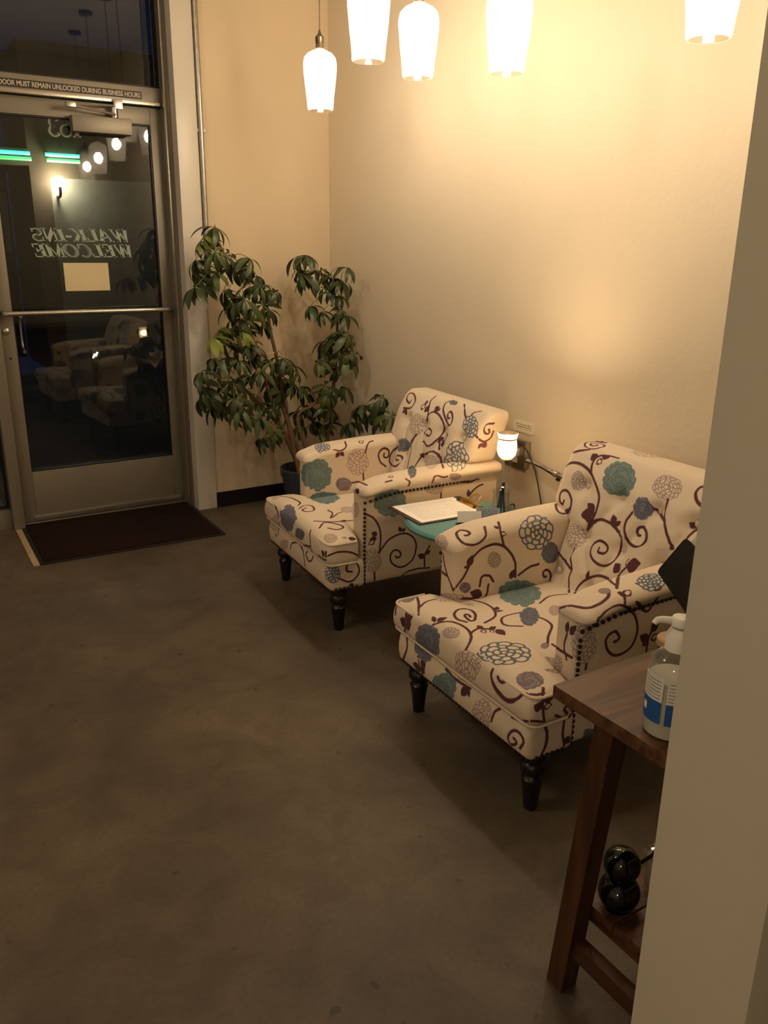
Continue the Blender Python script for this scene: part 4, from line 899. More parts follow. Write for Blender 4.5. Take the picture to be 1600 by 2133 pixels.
('v',0.0082,[(0.268,0.057),(0.281,0.067),(0.295,0.078),(0.308,0.089),(0.323,0.099),(0.336,0.105),(0.35,0.107),(0.363,0.106),(0.375,0.102),(0.389,0.099),(0.403,0.097)]),
('v',0.0082,[(-0.018,-0.318),(-0.026,-0.328),(-0.031,-0.338)]),
('v',0.0082,[(-0.064,-0.317),(-0.056,-0.325),(-0.046,-0.331),(-0.034,-0.332),(-0.025,-0.332)]),('f',(0.274,-0.034),(0.0151,-0.024,-0.011,-0.0408),'thread',33),('f',(0.085,-0.304),(0.0252,-0.0462,-0.0304,0.0292),'thread',36),('f',(0.289,0.23),(0.0506,-0.0885,-0.0638,-0.1587),'teal',41),('f',(0.182,-0.027),(0.0257,-0.0412,-0.0205,-0.074),'slate',42),('f',(-0.013,0.352),(0.018,-0.0356,-0.0251,-0.0574),'mauve',43),('f',(0.066,0.239),(0.0297,-0.0247,-0.0246,-0.038),'thread',44),('f',(-0.064,0.035),(0.0175,-0.0169,-0.0252,-0.0174),'thread',45),('f',(-0.012,-0.149),(0.0602,-0.0329,-0.0418,-0.0424),'ink',46),('f',(-0.031,-0.278),(0.0328,-0.0218,-0.0183,-0.0263),'mauve',47),('f',(0.116,-0.244),(0.0098,-0.0081,-0.0053,-0.0144),'thread',48)],
('arm_far','Y-'):[
('v',0.0082,[(0.502,0.479),(0.505,0.476)]),
('v',0.0082,[(0.477,0.386),(0.477,0.4),(0.474,0.411),(0.466,0.421),(0.455,0.426),(0.444,0.421),(0.444,0.41),(0.451,0.401),(0.458,0.402)]),
('v',0.0082,[(0.08,0.434),(0.092,0.444),(0.102,0.45),(0.111,0.459),(0.119,0.468),(0.126,0.479),(0.132,0.49),(0.138,0.503),(0.144,0.515),(0.151,0.526),(0.16,0.534),(0.17,0.542),(0.181,0.548),(0.193,0.552),(0.205,0.554),(0.216,0.555),(0.228,0.555),(0.241,0.553),(0.253,0.549),(0.264,0.544),(0.275,0.538),(0.286,0.528),(0.296,0.517),(0.306,0.505),(0.313,0.492),(0.319,0.481),(0.322,0.469),(0.323,0.457),(0.324,0.445),(0.325,0.432),(0.325,0.426)]),('l',(0.133,0.498),(0.149,0.535),0.33,0),('l',(0.133,0.499),(0.116,0.497),0.3,0),
('v',0.0082,[(0.201,0.595),(0.193,0.585),(0.181,0.578),(0.167,0.573),(0.152,0.574),(0.139,0.581),(0.13,0.588),(0.122,0.597)]),
('v',0.0082,[(0.269,0.545),(0.264,0.557),(0.259,0.57),(0.256,0.583),(0.257,0.598)]),('l',(0.255,0.586),(0.277,0.575),0.4,1),
('v',0.0082,[(0.42,0.453),(0.408,0.452),(0.396,0.452),(0.384,0.45),(0.372,0.446),(0.359,0.44),(0.346,0.434),(0.338,0.43)]),('l',(0.304,0.423),(0.32,0.455),0.34,0),
('v',0.0082,[(0.182,0.422),(0.184,0.436),(0.186,0.449),(0.196,0.456),(0.209,0.454),(0.22,0.45),(0.227,0.441),(0.234,0.43),(0.236,0.428)]),
('v',0.0082,[(0.085,0.397),(0.102,0.397),(0.124,0.392),(0.137,0.389),(0.149,0.386),(0.161,0.384)]),
('v',0.0082,[(0.209,0.384),(0.214,0.396),(0.215,0.412),(0.217,0.421)]),('l',(0.193,0.388),(0.144,0.41),0.3,0),('l',(0.17,0.395),(0.169,0.411),0.3,0),('f',(0.467,0.485),(0.0365,0.0037,-0.0065,-0.039),'slate',31),('f',(0.235,0.502),(0.0261,0.0018,-0.0048,-0.0269),'thread',38),('f',(0.401,0.56),(0.0697,0.0053,-0.0107,-0.054),'ink',39),('f',(0.125,0.429),(0.022,0.0009,-0.0045,-0.0175),'mauve',40),('f',(0.35,0.366),(0.0909,0.0036,-0.0183,-0.0442),'teal',41),('f',(0.021,0.398),(0.0963,0.0011,0.0024,-0.0146),'thread',44)],
('arm_near','Z+'):[
('v',0.0082,[(0.251,-0.245),(0.241,-0.258),(0.235,-0.27),(0.231,-0.28),(0.229,-0.29)]),
('v',0.0082,[(0.219,-0.299),(0.232,-0.288),(0.241,-0.281),(0.251,-0.273),(0.26,-0.265),(0.273,-0.255),(0.283,-0.247)]),
('v',0.0082,[(0.078,-0.264),(0.086,-0.273),(0.091,-0.285),(0.096,-0.299),(0.102,-0.31),(0.113,-0.318),(0.124,-0.32),(0.139,-0.322),(0.152,-0.321),(0.164,-0.319),(0.175,-0.314),(0.185,-0.305),(0.191,-0.3)]),('l',(0.21,-0.336),(0.211,-0.312),0.36,0),('l',(0.212,-0.333),(0.243,-0.321),0.36,1),
('v',0.0082,[(0.206,-0.345),(0.21,-0.333),(0.207,-0.322),(0.206,-0.318)]),
('v',0.0082,[(0.283,-0.306),(0.285,-0.319),(0.291,-0.328),(0.299,-0.337),(0.309,-0.345),(0.311,-0.347)]),
('v',0.0082,[(0.333,-0.348),(0.338,-0.337),(0.338,-0.326)]),('f',(0.185,-0.291),(0.0116,-0.0109,-0.009,-0.0103),'thread',32),('f',(0.327,-0.314),(0.0335,-0.0321,-0.0154,-0.0287),'ink',34)],
('arm_near','X-'):[
('v',0.0082,[(-0.241,0.583),(-0.254,0.589),(-0.261,0.597)]),('l',(-0.292,0.501),(-0.3,0.535),0.3,0),('l',(-0.31,0.502),(-0.337,0.532),0.3,0),
('v',0.0082,[(-0.306,0.427),(-0.3,0.437),(-0.293,0.446),(-0.289,0.456),(-0.288,0.468),(-0.291,0.479),(-0.295,0.491),(-0.297,0.499)]),
('v',0.0082,[(-0.242,0.442),(-0.256,0.443),(-0.271,0.442),(-0.282,0.442),(-0.294,0.442),(-0.306,0.441),(-0.319,0.441),(-0.329,0.44)]),
('v',0.0082,[(-0.347,0.292),(-0.338,0.297)]),('f',(-0.219,0.559),(-0.032,-0.0102,0.0183,-0.0238),'thread',33),('f',(-0.372,0.484),(-0.0499,-0.0072,0.0057,-0.0525),'thread',35),('f',(-0.25,0.392),(-0.038,-0.0044,0.0134,-0.0288),'thread',36)],
('arm_near','Y-'):[
('v',0.0082,[(0.2,0.587),(0.204,0.597),(0.205,0.6)]),
('v',0.0082,[(0.313,0.599),(0.325,0.597),(0.331,0.599)]),
('v',0.0082,[(0.138,0.523),(0.11,0.58),(0.123,0.589),(0.137,0.595),(0.152,0.597),(0.166,0.595),(0.181,0.593),(0.193,0.586),(0.203,0.579),(0.213,0.572),(0.238,0.557),(0.254,0.547),(0.264,0.54),(0.277,0.529),(0.284,0.52),(0.29,0.509),(0.295,0.498),(0.298,0.487),(0.3,0.476),(0.299,0.461),(0.294,0.445),(0.286,0.432),(0.275,0.423),(0.259,0.418),(0.247,0.416),(0.236,0.416),(0.222,0.419),(0.21,0.426),(0.199,0.437),(0.192,0.447),(0.187,0.461),(0.186,0.474),(0.195,0.485),(0.208,0.49),(0.219,0.489),(0.229,0.478),(0.235,0.466),(0.223,0.46),(0.217,0.46)]),
('v',0.0082,[(0.345,0.4),(0.345,0.412),(0.346,0.425),(0.347,0.437),(0.351,0.448),(0.357,0.458),(0.363,0.467),(0.367,0.474)]),('l',(0.347,0.434),(0.312,0.455),0.34,0),('l',(0.348,0.428),(0.323,0.423),0.34,0),('l',(0.356,0.454),(0.379,0.489),0.34,0),('l',(0.356,0.432),(0.388,0.442),0.36,1),
('v',0.0082,[(0.24,0.581),(0.258,0.568),(0.281,0.554),(0.294,0.545),(0.303,0.538),(0.315,0.529),(0.328,0.523),(0.339,0.528),(0.345,0.541),(0.339,0.554),(0.33,0.563),(0.323,0.57)]),
('v',0.0082,[(0.123,0.404),(0.124,0.428)]),
('v',0.0082,[(0.081,0.283),(0.078,0.29)]),('f',(0.105,0.479),(0.046,0.0068,-0.0083,-0.0551),'thread',35),('f',(0.17,0.178),(0.0297,0.01,-0.0121,-0.0376),'teal',53)],
('arm_far','X-'):[
('v',0.0082,[(0.319,0.527),(0.314,0.517),(0.307,0.502),(0.302,0.493),(0.295,0.483),(0.286,0.472),(0.276,0.462),(0.263,0.452),(0.251,0.441),(0.242,0.429),(0.237,0.423)]),
('v',0.0082,[(0.32,0.465),(0.307,0.464),(0.294,0.463),(0.282,0.462)]),
('v',0.0082,[(0.237,0.423),(0.231,0.429)]),
('v',0.0082,[(0.257,0.392),(0.245,0.395),(0.233,0.397)]),('f',(0.304,0.581),(-0.0368,-0.0079,0.0131,-0.0285),'thread',37),('f',(0.275,0.389),(-0.0881,0.0003,0.0225,-0.0153),'thread',44)],
('cushion','X-'):[
('v',0.0082,[(0.204,0.381),(0.2,0.377)]),
('v',0.0082,[(-0.053,0.361),(-0.052,0.376),(-0.051,0.38)]),
('v',0.0082,[(0.11,0.384),(0.118,0.373)]),
('v',0.0082,[(0.312,0.345),(0.323,0.375)]),
('v',0.0082,[(0.263,0.306),(0.256,0.315),(0.253,0.326),(0.252,0.338),(0.253,0.351),(0.254,0.363),(0.256,0.367)]),('l',(0.25,0.335),(0.283,0.339),0.34,0),('l',(0.247,0.342),(0.218,0.37),0.34,0),('l',(0.248,0.332),(0.217,0.343),0.34,0),('l',(0.245,0.331),(0.24,0.313),0.36,1),('l',(0.246,0.352),(0.262,0.364),0.34,0),
('v',0.0082,[(-0.175,0.369),(-0.177,0.357),(-0.183,0.347),(-0.193,0.34),(-0.206,0.336),(-0.22,0.334),(-0.235,0.332),(-0.251,0.332),(-0.264,0.335),(-0.276,0.34),(-0.286,0.348),(-0.294,0.358),(-0.299,0.369),(-0.3,0.374)]),
('v',0.0082,[(-0.202,0.362),(-0.212,0.357),(-0.223,0.358),(-0.231,0.365)]),
('v',0.0082,[(-0.317,0.309),(-0.333,0.314)]),
('v',0.0082,[(-0.306,0.376),(-0.314,0.383)]),('f',(0.035,0.384),(-0.0294,-0.0136,0.015,-0.0142),'thread',45),('f',(-0.172,0.434),(-0.0775,-0.0252,0.0548,-0.03),'ink',46),('f',(0.128,0.329),(-0.0652,-0.0087,0.0171,-0.0375),'slate',49),('f',(-0.074,0.34),(-0.0547,-0.0088,0.0167,-0.0293),'thread',50)],
('rail','X-'):[
('v',0.0082,[(-0.25,0.279),(-0.262,0.281),(-0.276,0.284),(-0.284,0.288)]),
('v',0.0082,[(0.18,0.191),(0.18,0.202),(0.185,0.212),(0.188,0.225),(0.192,0.236),(0.196,0.246),(0.198,0.249)]),('l',(0.183,0.21),(0.229,0.211),0.34,0),('l',(0.178,0.224),(0.154,0.256),0.34,0),('l',(0.189,0.234),(0.199,0.251),0.34,1),('l',(0.183,0.204),(0.156,0.228),0.34,0),
('v',0.0082,[(0.279,0.282),(0.271,0.273),(0.264,0.261),(0.262,0.246),(0.267,0.232),(0.273,0.221),(0.281,0.208),(0.292,0.194)]),('l',(-0.055,0.266),(-0.033,0.233),0.34,0),('l',(-0.058,0.267),(-0.072,0.246),0.34,0),
('v',0.0082,[(0.054,0.273),(0.038,0.271),(0.022,0.268),(0.006,0.267),(-0.007,0.267),(-0.02,0.267),(-0.034,0.268),(-0.048,0.269),(-0.062,0.27),(-0.069,0.271)]),
('v',0.0082,[(-0.175,0.227),(-0.179,0.238),(-0.182,0.249),(-0.185,0.26),(-0.192,0.269),(-0.2,0.276)]),
('v',0.0082,[(-0.296,0.211),(-0.303,0.222),(-0.309,0.234),(-0.309,0.245),(-0.298,0.253),(-0.285,0.255),(-0.272,0.252),(-0.262,0.244),(-0.255,0.234),(-0.249,0.221),(-0.248,0.209),(-0.256,0.201),(-0.268,0.206),(-0.278,0.214),(-0.284,0.224),(-0.274,0.229),(-0.271,0.228)]),('f',(0.176,0.307),(-0.0577,-0.0297,0.0259,-0.051),'slate',49),('f',(-0.009,0.326),(-0.0407,-0.0374,0.0254,-0.0439),'thread',50),('f',(0.061,0.208),(-0.0676,0.0027,0.0343,-0.0522),'teal',51),('f',(-0.131,0.22),(-0.0438,-0.0016,0.0236,-0.0485),'thread',52)],
('cushion','Y-'):[
('v',0.0082,[(-0.066,0.316),(-0.049,0.316),(-0.035,0.311),(-0.02,0.304)]),
('v',0.0082,[(-0.032,0.381),(-0.033,0.37),(-0.03,0.356),(-0.024,0.341),(-0.021,0.326),(-0.02,0.311),(-0.019,0.303)]),('l',(-0.028,0.351),(-0.06,0.361),0.4,0),('l',(-0.024,0.35),(0.003,0.349),0.4,1),('l',(-0.031,0.37),(0.008,0.373),0.34,0),
('v',0.0082,[(0.014,0.313),(0.024,0.303),(0.029,0.297)]),
('v',0.0082,[(0.054,0.327),(0.043,0.331),(0.037,0.322),(0.044,0.311),(0.051,0.301)])],
('rail','Y-'):[
('v',0.0082,[(-0.008,0.185),(-0.005,0.198),(0.002,0.208),(0.007,0.218),(0.01,0.232),(0.01,0.245),(0.007,0.259),(0.001,0.269),(-0.006,0.282),(-0.007,0.285)]),
('v',0.0082,[(0.048,0.289),(0.059,0.281),(0.072,0.28),(0.084,0.286),(0.095,0.292)]),
('v',0.0082,[(0.056,0.277),(0.055,0.265),(0.054,0.251),(0.054,0.239),(0.056,0.227),(0.059,0.215),(0.062,0.204),(0.064,0.196)]),('l',(0.061,0.219),(0.089,0.201),0.34,0)]}}
LEAVES= [(1.58,4.109,1.498,0),(1.532,4.138,1.443,1),(1.505,4.151,1.415,1),(1.584,4.186,1.443,0),(1.481,4.138,1.34,0),(1.558,4.181,1.367,0),(1.519,3.967,1.378,0),(1.607,4.072,1.365,0),(1.488,4.186,1.297,0),(1.491,4.116,1.265,0),(1.565,4.176,1.255,0),(1.419,3.987,1.217,0),(1.502,4.073,1.218,0),(1.537,4.019,1.282,0),(1.658,4.091,1.306,0),(1.7,4.098,1.327,0),(1.699,3.963,1.351,0),(1.725,4.012,1.301,0),(1.762,4.027,1.265,0),(1.641,4.18,1.189,0),(1.633,4.144,1.155,0),(1.635,3.998,1.143,0),(1.774,4.151,1.209,0),(1.761,3.993,1.218,0),(1.868,4.108,1.195,0),(1.846,3.99,1.195,0),(1.659,3.96,1.159,0),(1.673,4.169,1.116,0),(1.781,4.01,1.124,0),(1.733,4.012,1.104,0),(1.896,4.196,1.085,0),(1.669,4.169,1.043,0),(1.66,4.029,1.048,0),(1.603,4.191,0.985,1),(1.539,4.089,0.961,1),(1.632,4.123,0.997,0),(1.664,4.009,0.992,1),(1.789,4.186,1.03,0),(1.828,4.126,1.018,0),(1.64,4.192,0.916,0),(1.697,4.174,0.899,0),(1.695,4.032,0.93,0),(1.757,4.047,0.91,0),(1.5,4.0,0.872,0),(1.527,3.995,0.835,0),(1.428,3.976,0.816,0),(1.431,4.032,0.764,0),(1.626,4.105,0.859,0),(1.622,3.961,0.855,0),(1.755,4.123,0.849,0),(1.454,4.041,0.717,0),(1.473,4.034,0.694,0),(1.477,4.156,0.652,0),(1.551,4.075,0.689,0),(1.593,4.036,0.737,0),(1.665,4.075,0.748,0),(1.745,4.129,0.75,0),(1.736,3.974,0.794,0),(1.752,4.194,0.654,1),(1.584,3.965,0.666,0),(1.595,4.14,0.591,0),(1.548,4.163,0.607,0),(1.613,3.964,0.619,0),(1.671,4.149,0.551,0),(1.678,4.048,0.552,0),(1.768,4.099,0.605,0),(1.722,3.962,0.556,0),(1.802,3.971,0.842,0),(1.883,4.003,0.848,0),(2.022,4.189,0.785,0),(1.959,4.007,0.774,0),(1.893,4.141,0.737,0),(1.982,4.183,0.709,0),(1.878,4.186,0.677,0),(1.879,4.043,0.667,0),(1.95,4.045,0.692,0),(2.03,4.086,0.679,0),(2.068,4.146,0.627,0),(1.817,3.986,0.596,0),(2.082,4.14,0.561,0),(2.033,4.151,0.531,0),(2.059,4.166,1.36,0),(2.011,3.969,1.364,0),(2.085,4.187,1.293,0),(1.991,3.982,1.272,0),(2.054,4.042,1.261,0),(2.166,4.107,1.287,0),(2.22,4.143,1.263,0),(2.218,4.042,1.252,0),(2.22,3.905,1.308,0),(2.22,3.967,1.24,0),(2.144,4.035,1.201,0),(2.188,4.036,1.185,0),(2.22,3.999,1.164,0),(2.036,3.979,1.111,0),(2.104,3.996,1.078,0),(2.22,3.968,1.091,0),(2.22,3.937,1.064,0),(2.219,3.999,0.96,0),(2.22,3.906,0.961,0),(2.22,4.168,0.911,0),(2.159,4.088,0.868,0),(2.22,3.986,0.899,0),(2.094,4.017,0.818,0),(2.22,3.845,0.869,0),(2.22,3.891,0.841,0),(2.22,4.036,0.768,0),(2.22,4.002,0.835,0),(2.114,3.973,0.689,0),(2.22,4.054,0.653,0),(2.119,3.968,0.643,0),(2.22,3.939,0.678,0),(2.175,4.161,0.533,0),(2.149,3.991,0.564,0),(2.22,4.056,0.522,0),(2.141,4.188,0.447,0),(2.175,4.111,0.442,0),(2.057,4.149,0.447,0),(1.821,3.986,0.463,0),(1.779,4.064,0.42,0),(2.22,3.814,0.588,0),(2.22,3.753,0.606,0),(2.22,3.876,0.498,0),(2.22,3.635,0.641,0),(2.22,3.538,0.687,0),(2.22,3.678,0.573,0),(2.22,3.578,0.591,0),(2.22,3.467,0.603,0),(2.22,3.908,0.467,0)]
STEMS= [[(1.9799999999999998,4.02,0.2),(1.938,4.1,0.565),(1.895,4.1,0.843),(1.858,4.1,1.012),(1.831,4.1,1.182),(1.731,4.1,1.291),(1.654,4.1,1.313),(1.62,4.1,1.396),(1.583,4.1,1.477)],[(1.9999999999999998,4.05,0.2),(2.171,4.07,0.383),(2.215,4.07,0.667),(2.22,4.043,0.83),(2.22,4.024,1.026),(2.22,4.031,1.14),(2.146,4.07,1.296)],[(2.02,4.08,0.2),(1.85,4.04,0.584),(1.783,4.04,0.82),(1.725,4.04,1.008)],[(2.04,4.035,0.2),(1.913,4.1,0.608),(1.844,4.1,0.846),(1.702,4.1,0.981)],[(2.06,4.0649999999999995,0.2),(2.22,3.908,0.378),(2.22,3.648,0.494),(2.22,3.635,0.619)],[(2.08,4.02,0.2),(1.978,4.04,0.532),(2.068,4.04,0.604),(2.14,4.04,0.677)],[(2.1,4.05,0.2),(1.868,4.1,0.532),(1.714,4.1,0.702),(1.621,4.1,0.785)]]
TIES= [(1.84, 4.07, 0.895), (1.828, 4.07, 0.526), (2.22, 4.007, 1.111)]

armchair(1, (1.4635, 2.90, 0), -4.1, 'cream floral armchair near the potted plant, farther from the wooden console', MOT[1])
armchair(2, (1.3655, 1.674, 0), -1.95, 'cream floral armchair right behind the wooden console, beside the teal table', MOT[2])

# ================================================================== TEAL SIDE TABLE AND WHAT STANDS ON IT
TZ = .50; tx, ty = 1.80, 2.272
t = thing('side_table', (tx, ty, 0), 'round teal painted side table between the two armchairs', 'table')
part(MB().lathe([(.0, TZ - .028), (.217, TZ - .028), (.232, TZ - .024), (.238, TZ - .012), (.232, TZ - .003), (.222, TZ), (.0, TZ)], 48, at=(tx, ty, 0), cap=False), 'table_top', 'teal_paint', t, True)
part(MB().lathe([(.03, .07), (.038, .10), (.022, .16), (.020, .30), (.036, .36), (.026, .42), (.07, TZ - .028)], 20, at=(tx, ty, 0)), 'pedestal', 'teal_paint', t, True)
for a in (0.3, 0.3 + 2.094, 0.3 + 4.189):
    c_, s_ = math.cos(a), math.sin(a)
    part(MB().tube([(tx + c_ * .02, ty + s_ * .02, .12), (tx + c_ * .10, ty + s_ * .10, .10), (tx + c_ * .17, ty + s_ * .17, .05), (tx + c_ * .20, ty + s_ * .20, .014)], [.018, .018, .015, .014], 10), 'leg', 'teal_paint', t, True)

# clipboard: long side along X, leaning over the table edge a little
cb = thing('clipboard', (1.765, 2.405, TZ), 'brown clipboard holding a printed form on the teal table', 'clipboard', rz=math.radians(-3))
CBM = Matrix.Rotation(0, 4, 'X')
def cpart(mb, n, m_, sm_=True): return mb.build(n, m_, cb, sm_)
cpart(MB().bbox((-.162, -.116, .0005), (.165, .116, .0045), .0015), 'board', 'clipboard_brown')
cpart(MB().bbox((-.148, -.108, .0048), (.128, .108, .0072), .0005), 'paper', 'printed_form')
clip = cpart(MB().bbox((.112, -.062, .0075), (.140, .062, .011), .0015).bbox((.138, -.060, .0046), (.152, .060, .015), .003), 'clip', 'brass')
MB().tube(catmull([(.146, -.028, .012), (.158, -.026, .026), (.172, -.018, .036), (.176, 0, .038), (.172, .018, .036), (.158, .026, .026), (.146, .028, .012)], 5), .0022, 8).build('clip_lever', 'brass', clip, True)
for y in (-.055, .055): MB().ball((.118, y, .012), .007, 6).build('clip_foot', 'pen_black', clip, True)

# two business card holders with cards
def card_holder(x, y, rz, lab, front):
    h = thing('card_holder', (x, y, TZ), lab, 'card holder', 'card holders on the teal table', rz)
    MB().bbox((-.046, -.014, .0003), (.046, .022, .006), .002).bbox((-.046, -.014, .006), (.046, -.011, .018), .001).build('tray', 'holder_black' if front == 'card_white' else 'clear_glass', h, True)
    Mx = Matrix.Translation((0, -.010, .007)) @ Matrix.Rotation(math.radians(-22), 4, 'X')
    MB().box((-.043, 0, 0), (.043, .005, .05), Mx).build('card_stack', front, h)
    return h
card_holder(1.748, 2.205, math.radians(-28), 'black card holder with a blank white card by the clipboard', 'card_white')
card_holder(1.832, 2.205, math.radians(-36), 'clear card holder with grey printed cards beside the pen jar', 'card_print')

# glass jar with pens
jx, jy = 1.905, 2.222
t = thing('pen_jar', (jx, jy, TZ), 'clear glass jar with pens on the teal table', 'jar')
part(MB().lathe([(.0, .0005), (.026, .0005), (.029, .004), (.030, .06), (.029, .090), (.032, .104), (.033, .106), (.0305, .104), (.0275, .090), (.028, .06), (.027, .006), (.0, .004)], 28, at=(jx, jy, TZ), cap=False), 'glass', 'clear_glass', t, True)
for i, (a, ln, m_, off) in enumerate(((.62, .128, 'pen_navy', .0), (3.6, .122, 'pen_black', .011), (4.5, .112, 'pen_navy', -.012))):
    sd = Vector((-math.sin(a), math.cos(a), 0)) * off
    b0 = Vector((jx - .012 * math.cos(a), jy - .012 * math.sin(a), TZ + .0065)) + sd; dr = Vector((.034 * math.cos(a), .034 * math.sin(a), ln)).normalized()
    p = thing('pen', b0, ['navy pen leaning toward the wall in the glass jar', 'black pen leaning toward the clipboard in the glass jar', 'short navy pen leaning forward in the glass jar'][i], 'pen', 'pens in the glass jar')
    part(MB().tube([b0, b0 + dr * ln * .72], .0045, 8), 'barrel', m_, p, True)
    part(MB().tube([b0 + dr * ln * .72, b0 + dr * ln], .0054, 8), 'cap', m_, p, True)

# little table lamp
lx_, ly_ = 1.985, 2.30
t = thing('table_lamp', (lx_, ly_, TZ), 'small lit table lamp with white glass tulip shade on clear stem', 'lamp')
part(MB().lathe([(.0, .0005), (.042, .0005), (.044, .006), (.030, .012), (.020, .016), (.018, .03), (.0175, .10), (.018, .185), (.021, .192), (.0, .192)], 28, at=(lx_, ly_, TZ), cap=False), 'glass_stem', 'clear_glass', t, True)
part(MB().lathe([(.020, .1925), (.022, .198), (.012, .202), (.012, .215)], 20, at=(lx_, ly_, TZ)), 'socket', 'brass', t, True)
part(MB().lathe([(.014, .2), (.026, .204), (.033, .216), (.0365, .232), (.0355, .250), (.0335, .268), (.0345, .280), (.0385, .294), (.0375, .2945), (.0335, .281), (.0325, .268), (.0345, .250), (.0355, .232), (.032, .217), (.025, .2055), (.014, .2015)], 36, at=(lx_, ly_, TZ), cap=False), 'shade', 'milk_glass', t, True)
part(MB().lathe([(.0342, .270), (.0347, .277)], 36, at=(lx_, ly_, TZ), cap=False), 'gold_band', 'brass', t, True)
part(MB().ball((lx_, ly_, TZ + .250), .021, 8, (1, 1, 1.3)), 'bulb', 'table_lamp_glow', t, True)
part(MB().tube(catmull([(lx_ + .02, ly_, TZ + .005), (2.05, 2.32, TZ + .004), (2.09, 2.35, .46), (2.2, 2.39, .25), (2.335, 2.435, .22), (2.342, 2.46, .36), (2.338, 2.50, .50), (2.335, 2.535, .575), (2.325, 2.57, .635), (2.318, 2.60, .655), (2.318, 2.625, .632), (2.326, 2.63, .615)], 6), .0032, 6), 'cord', 'cord_dark', t, True)
part(MB().bbox((2.3, 2.612, .597), (2.3285, 2.648, .632), .005), 'plug', 'white_plastic', t, True)

# outlet box, flexible conduit and printed notice on the wall
t = thing('outlet_box', (WX, 2.64, .56), 'surface mounted metal outlet box on the wall behind the lamp', 'outlet')
part(MB().bbox((WX - .034, 2.585, .545), (WX - .0005, 2.70, .66), .004), 'box', 'steel', t, True)
part(MB().bbox((WX - .0375, 2.580, .540), (WX - .0342, 2.705, .665), .001), 'cover_plate', 'steel', t, True)
part(MB().bbox((WX - .0395, 2.625, .565), (WX - .0377, 2.665, .64), .001), 'receptacle', 'white_plastic', t, True)
t = thing('flexible_conduit', (WX, 2.4, .55), 'ribbed flexible metal conduit running from outlet box along the wall', 'conduit')
pts = catmull([(WX - .018, 2.584, .582), (WX - .018, 2.50, .578), (WX - .018, 2.40, .562), (WX - .018, 2.2, .555), (WX - .018, 1.9, .55)], 40)
part(MB().tube(pts, [(.0098 if i % 2 else .0076) for i in range(len(pts))], 10), 'hose', 'steel', t, True, 80)
part(MB().tube([(WX - .018, 2.415, .5643), (WX - .018, 2.395, .5615)], .0135, 12), 'connector', 'bright_aluminium', t, True)
part(MB().box((WX - .012, 2.398, .535), (WX - .0005, 2.41, .556)), 'strap', 'rubber_base', t)
tag(MB().box((WX - .0022, 2.575, .690), (WX - .0004, 2.702, .738)).build('wall_notice', 'notice'), 'small printed paper notice on the wall above the outlet box', 'notice')

# ================================================================== PENDANT LAMPS
def pendant(p, dia, h, label):
    x, y, z = p; k = dia / .14; q = h / .245; z0 = z - h / 2
    t = thing('pendant_lamp', (x, y, z0), label, 'pendant lamp', 'glass jar pendants over the armchairs')
    pr = [(.050, 0), (.054, .004), (.058, .05), (.064, .10), (.069, .15), (.070, .175), (.066, .198), (.052, .214), (.032, .224), (.019, .232), (.0175, .245)]
    outer = [(r * k, zz * q) for r, zz in pr]; inner = [((r - .0025) * k, zz * q) for r, zz in reversed(pr)]
    part(MB().lathe(outer + inner + outer[:1], 32, at=(x, y, z0), cap=False), 'glass_shade', 'seeded_glass', t, True)
    part(MB().lathe([(.0165 * k, .165 * q), (.0165 * k, .25 * q), (.018 * k, .252 * q), (.018 * k, .275 * q), (.008, .285 * q), (.004, .30 * q)], 18, at=(x, y, z0)), 'socket', 'socket_metal', t, True)
    part(MB().ball((x, y, z0 + .115 * q), .030, 10, (1, 1, 1.3)), 'bulb', 'bulb_glow', t, True)
    part(MB().tube([(x, y, z0 + .29 * q), (x + .002, y, z0 + .5), (x, y, HC - .02)], .0028, 6), 'cord', 'cord_grey', t, True)
    part(MB().lathe([(.05, HC - .022), (.05, HC - .006), (.046, HC - .0005)], 20, at=(x, y, 0)), 'canopy', 'socket_metal', t, True)
pendant((1.80, 3.398, 2.107), .14, .245, 'glass jar pendant lamp nearest to the room corner')
pendant((1.78, 2.974, 2.246), .16, .29, 'large glass pendant lamp second from the room corner, hung highest')
pendant((1.79, 2.657, 2.125), .14, .245, 'glass jar pendant lamp third from the room corner')
pendant((1.78, 2.165, 2.067), .14, .245, 'glass jar pendant lamp fourth from the room corner')
pendant((1.85, 1.497, 2.053), .14, .245, 'glass jar pendant lamp farthest from the room corner')

# unseen ceiling globe, added to fill the walls and chairs with light
t = thing('ceiling_fill_lamp', (-1.0, 2.3, HC - .16), 'round ceiling globe added as unseen fill light over the empty side of the room', 'ceiling lamp')
part(MB().ball((-1.0, 2.3, HC - .13), .13, 12), 'globe', 'ceiling_fill_glow', t, True)
part(MB().lathe([(.10, HC - .03), (.10, HC - .0005)], 24, at=(-1.0, 2.3, 0)), 'canopy', 'white_plastic', t, True)

# globe on a stand behind the camera, added to brighten the partition
t = thing('floor_fill_lamp', (-1.6, -.9, 0), 'globe fill light added in the unseen back of the room', 'lamp')
part(MB().ball((-1.6, -.9, 1.72), .15, 12), 'globe', 'floor_fill_glow', t, True)
part(MB().lathe([(.15, .0006), (.15, .018), (.02, .03), (.012, .05), (.012, 1.56), (.05, 1.575)], 24, at=(-1.6, -.9, 0)), 'stand', 'socket_metal', t, True)

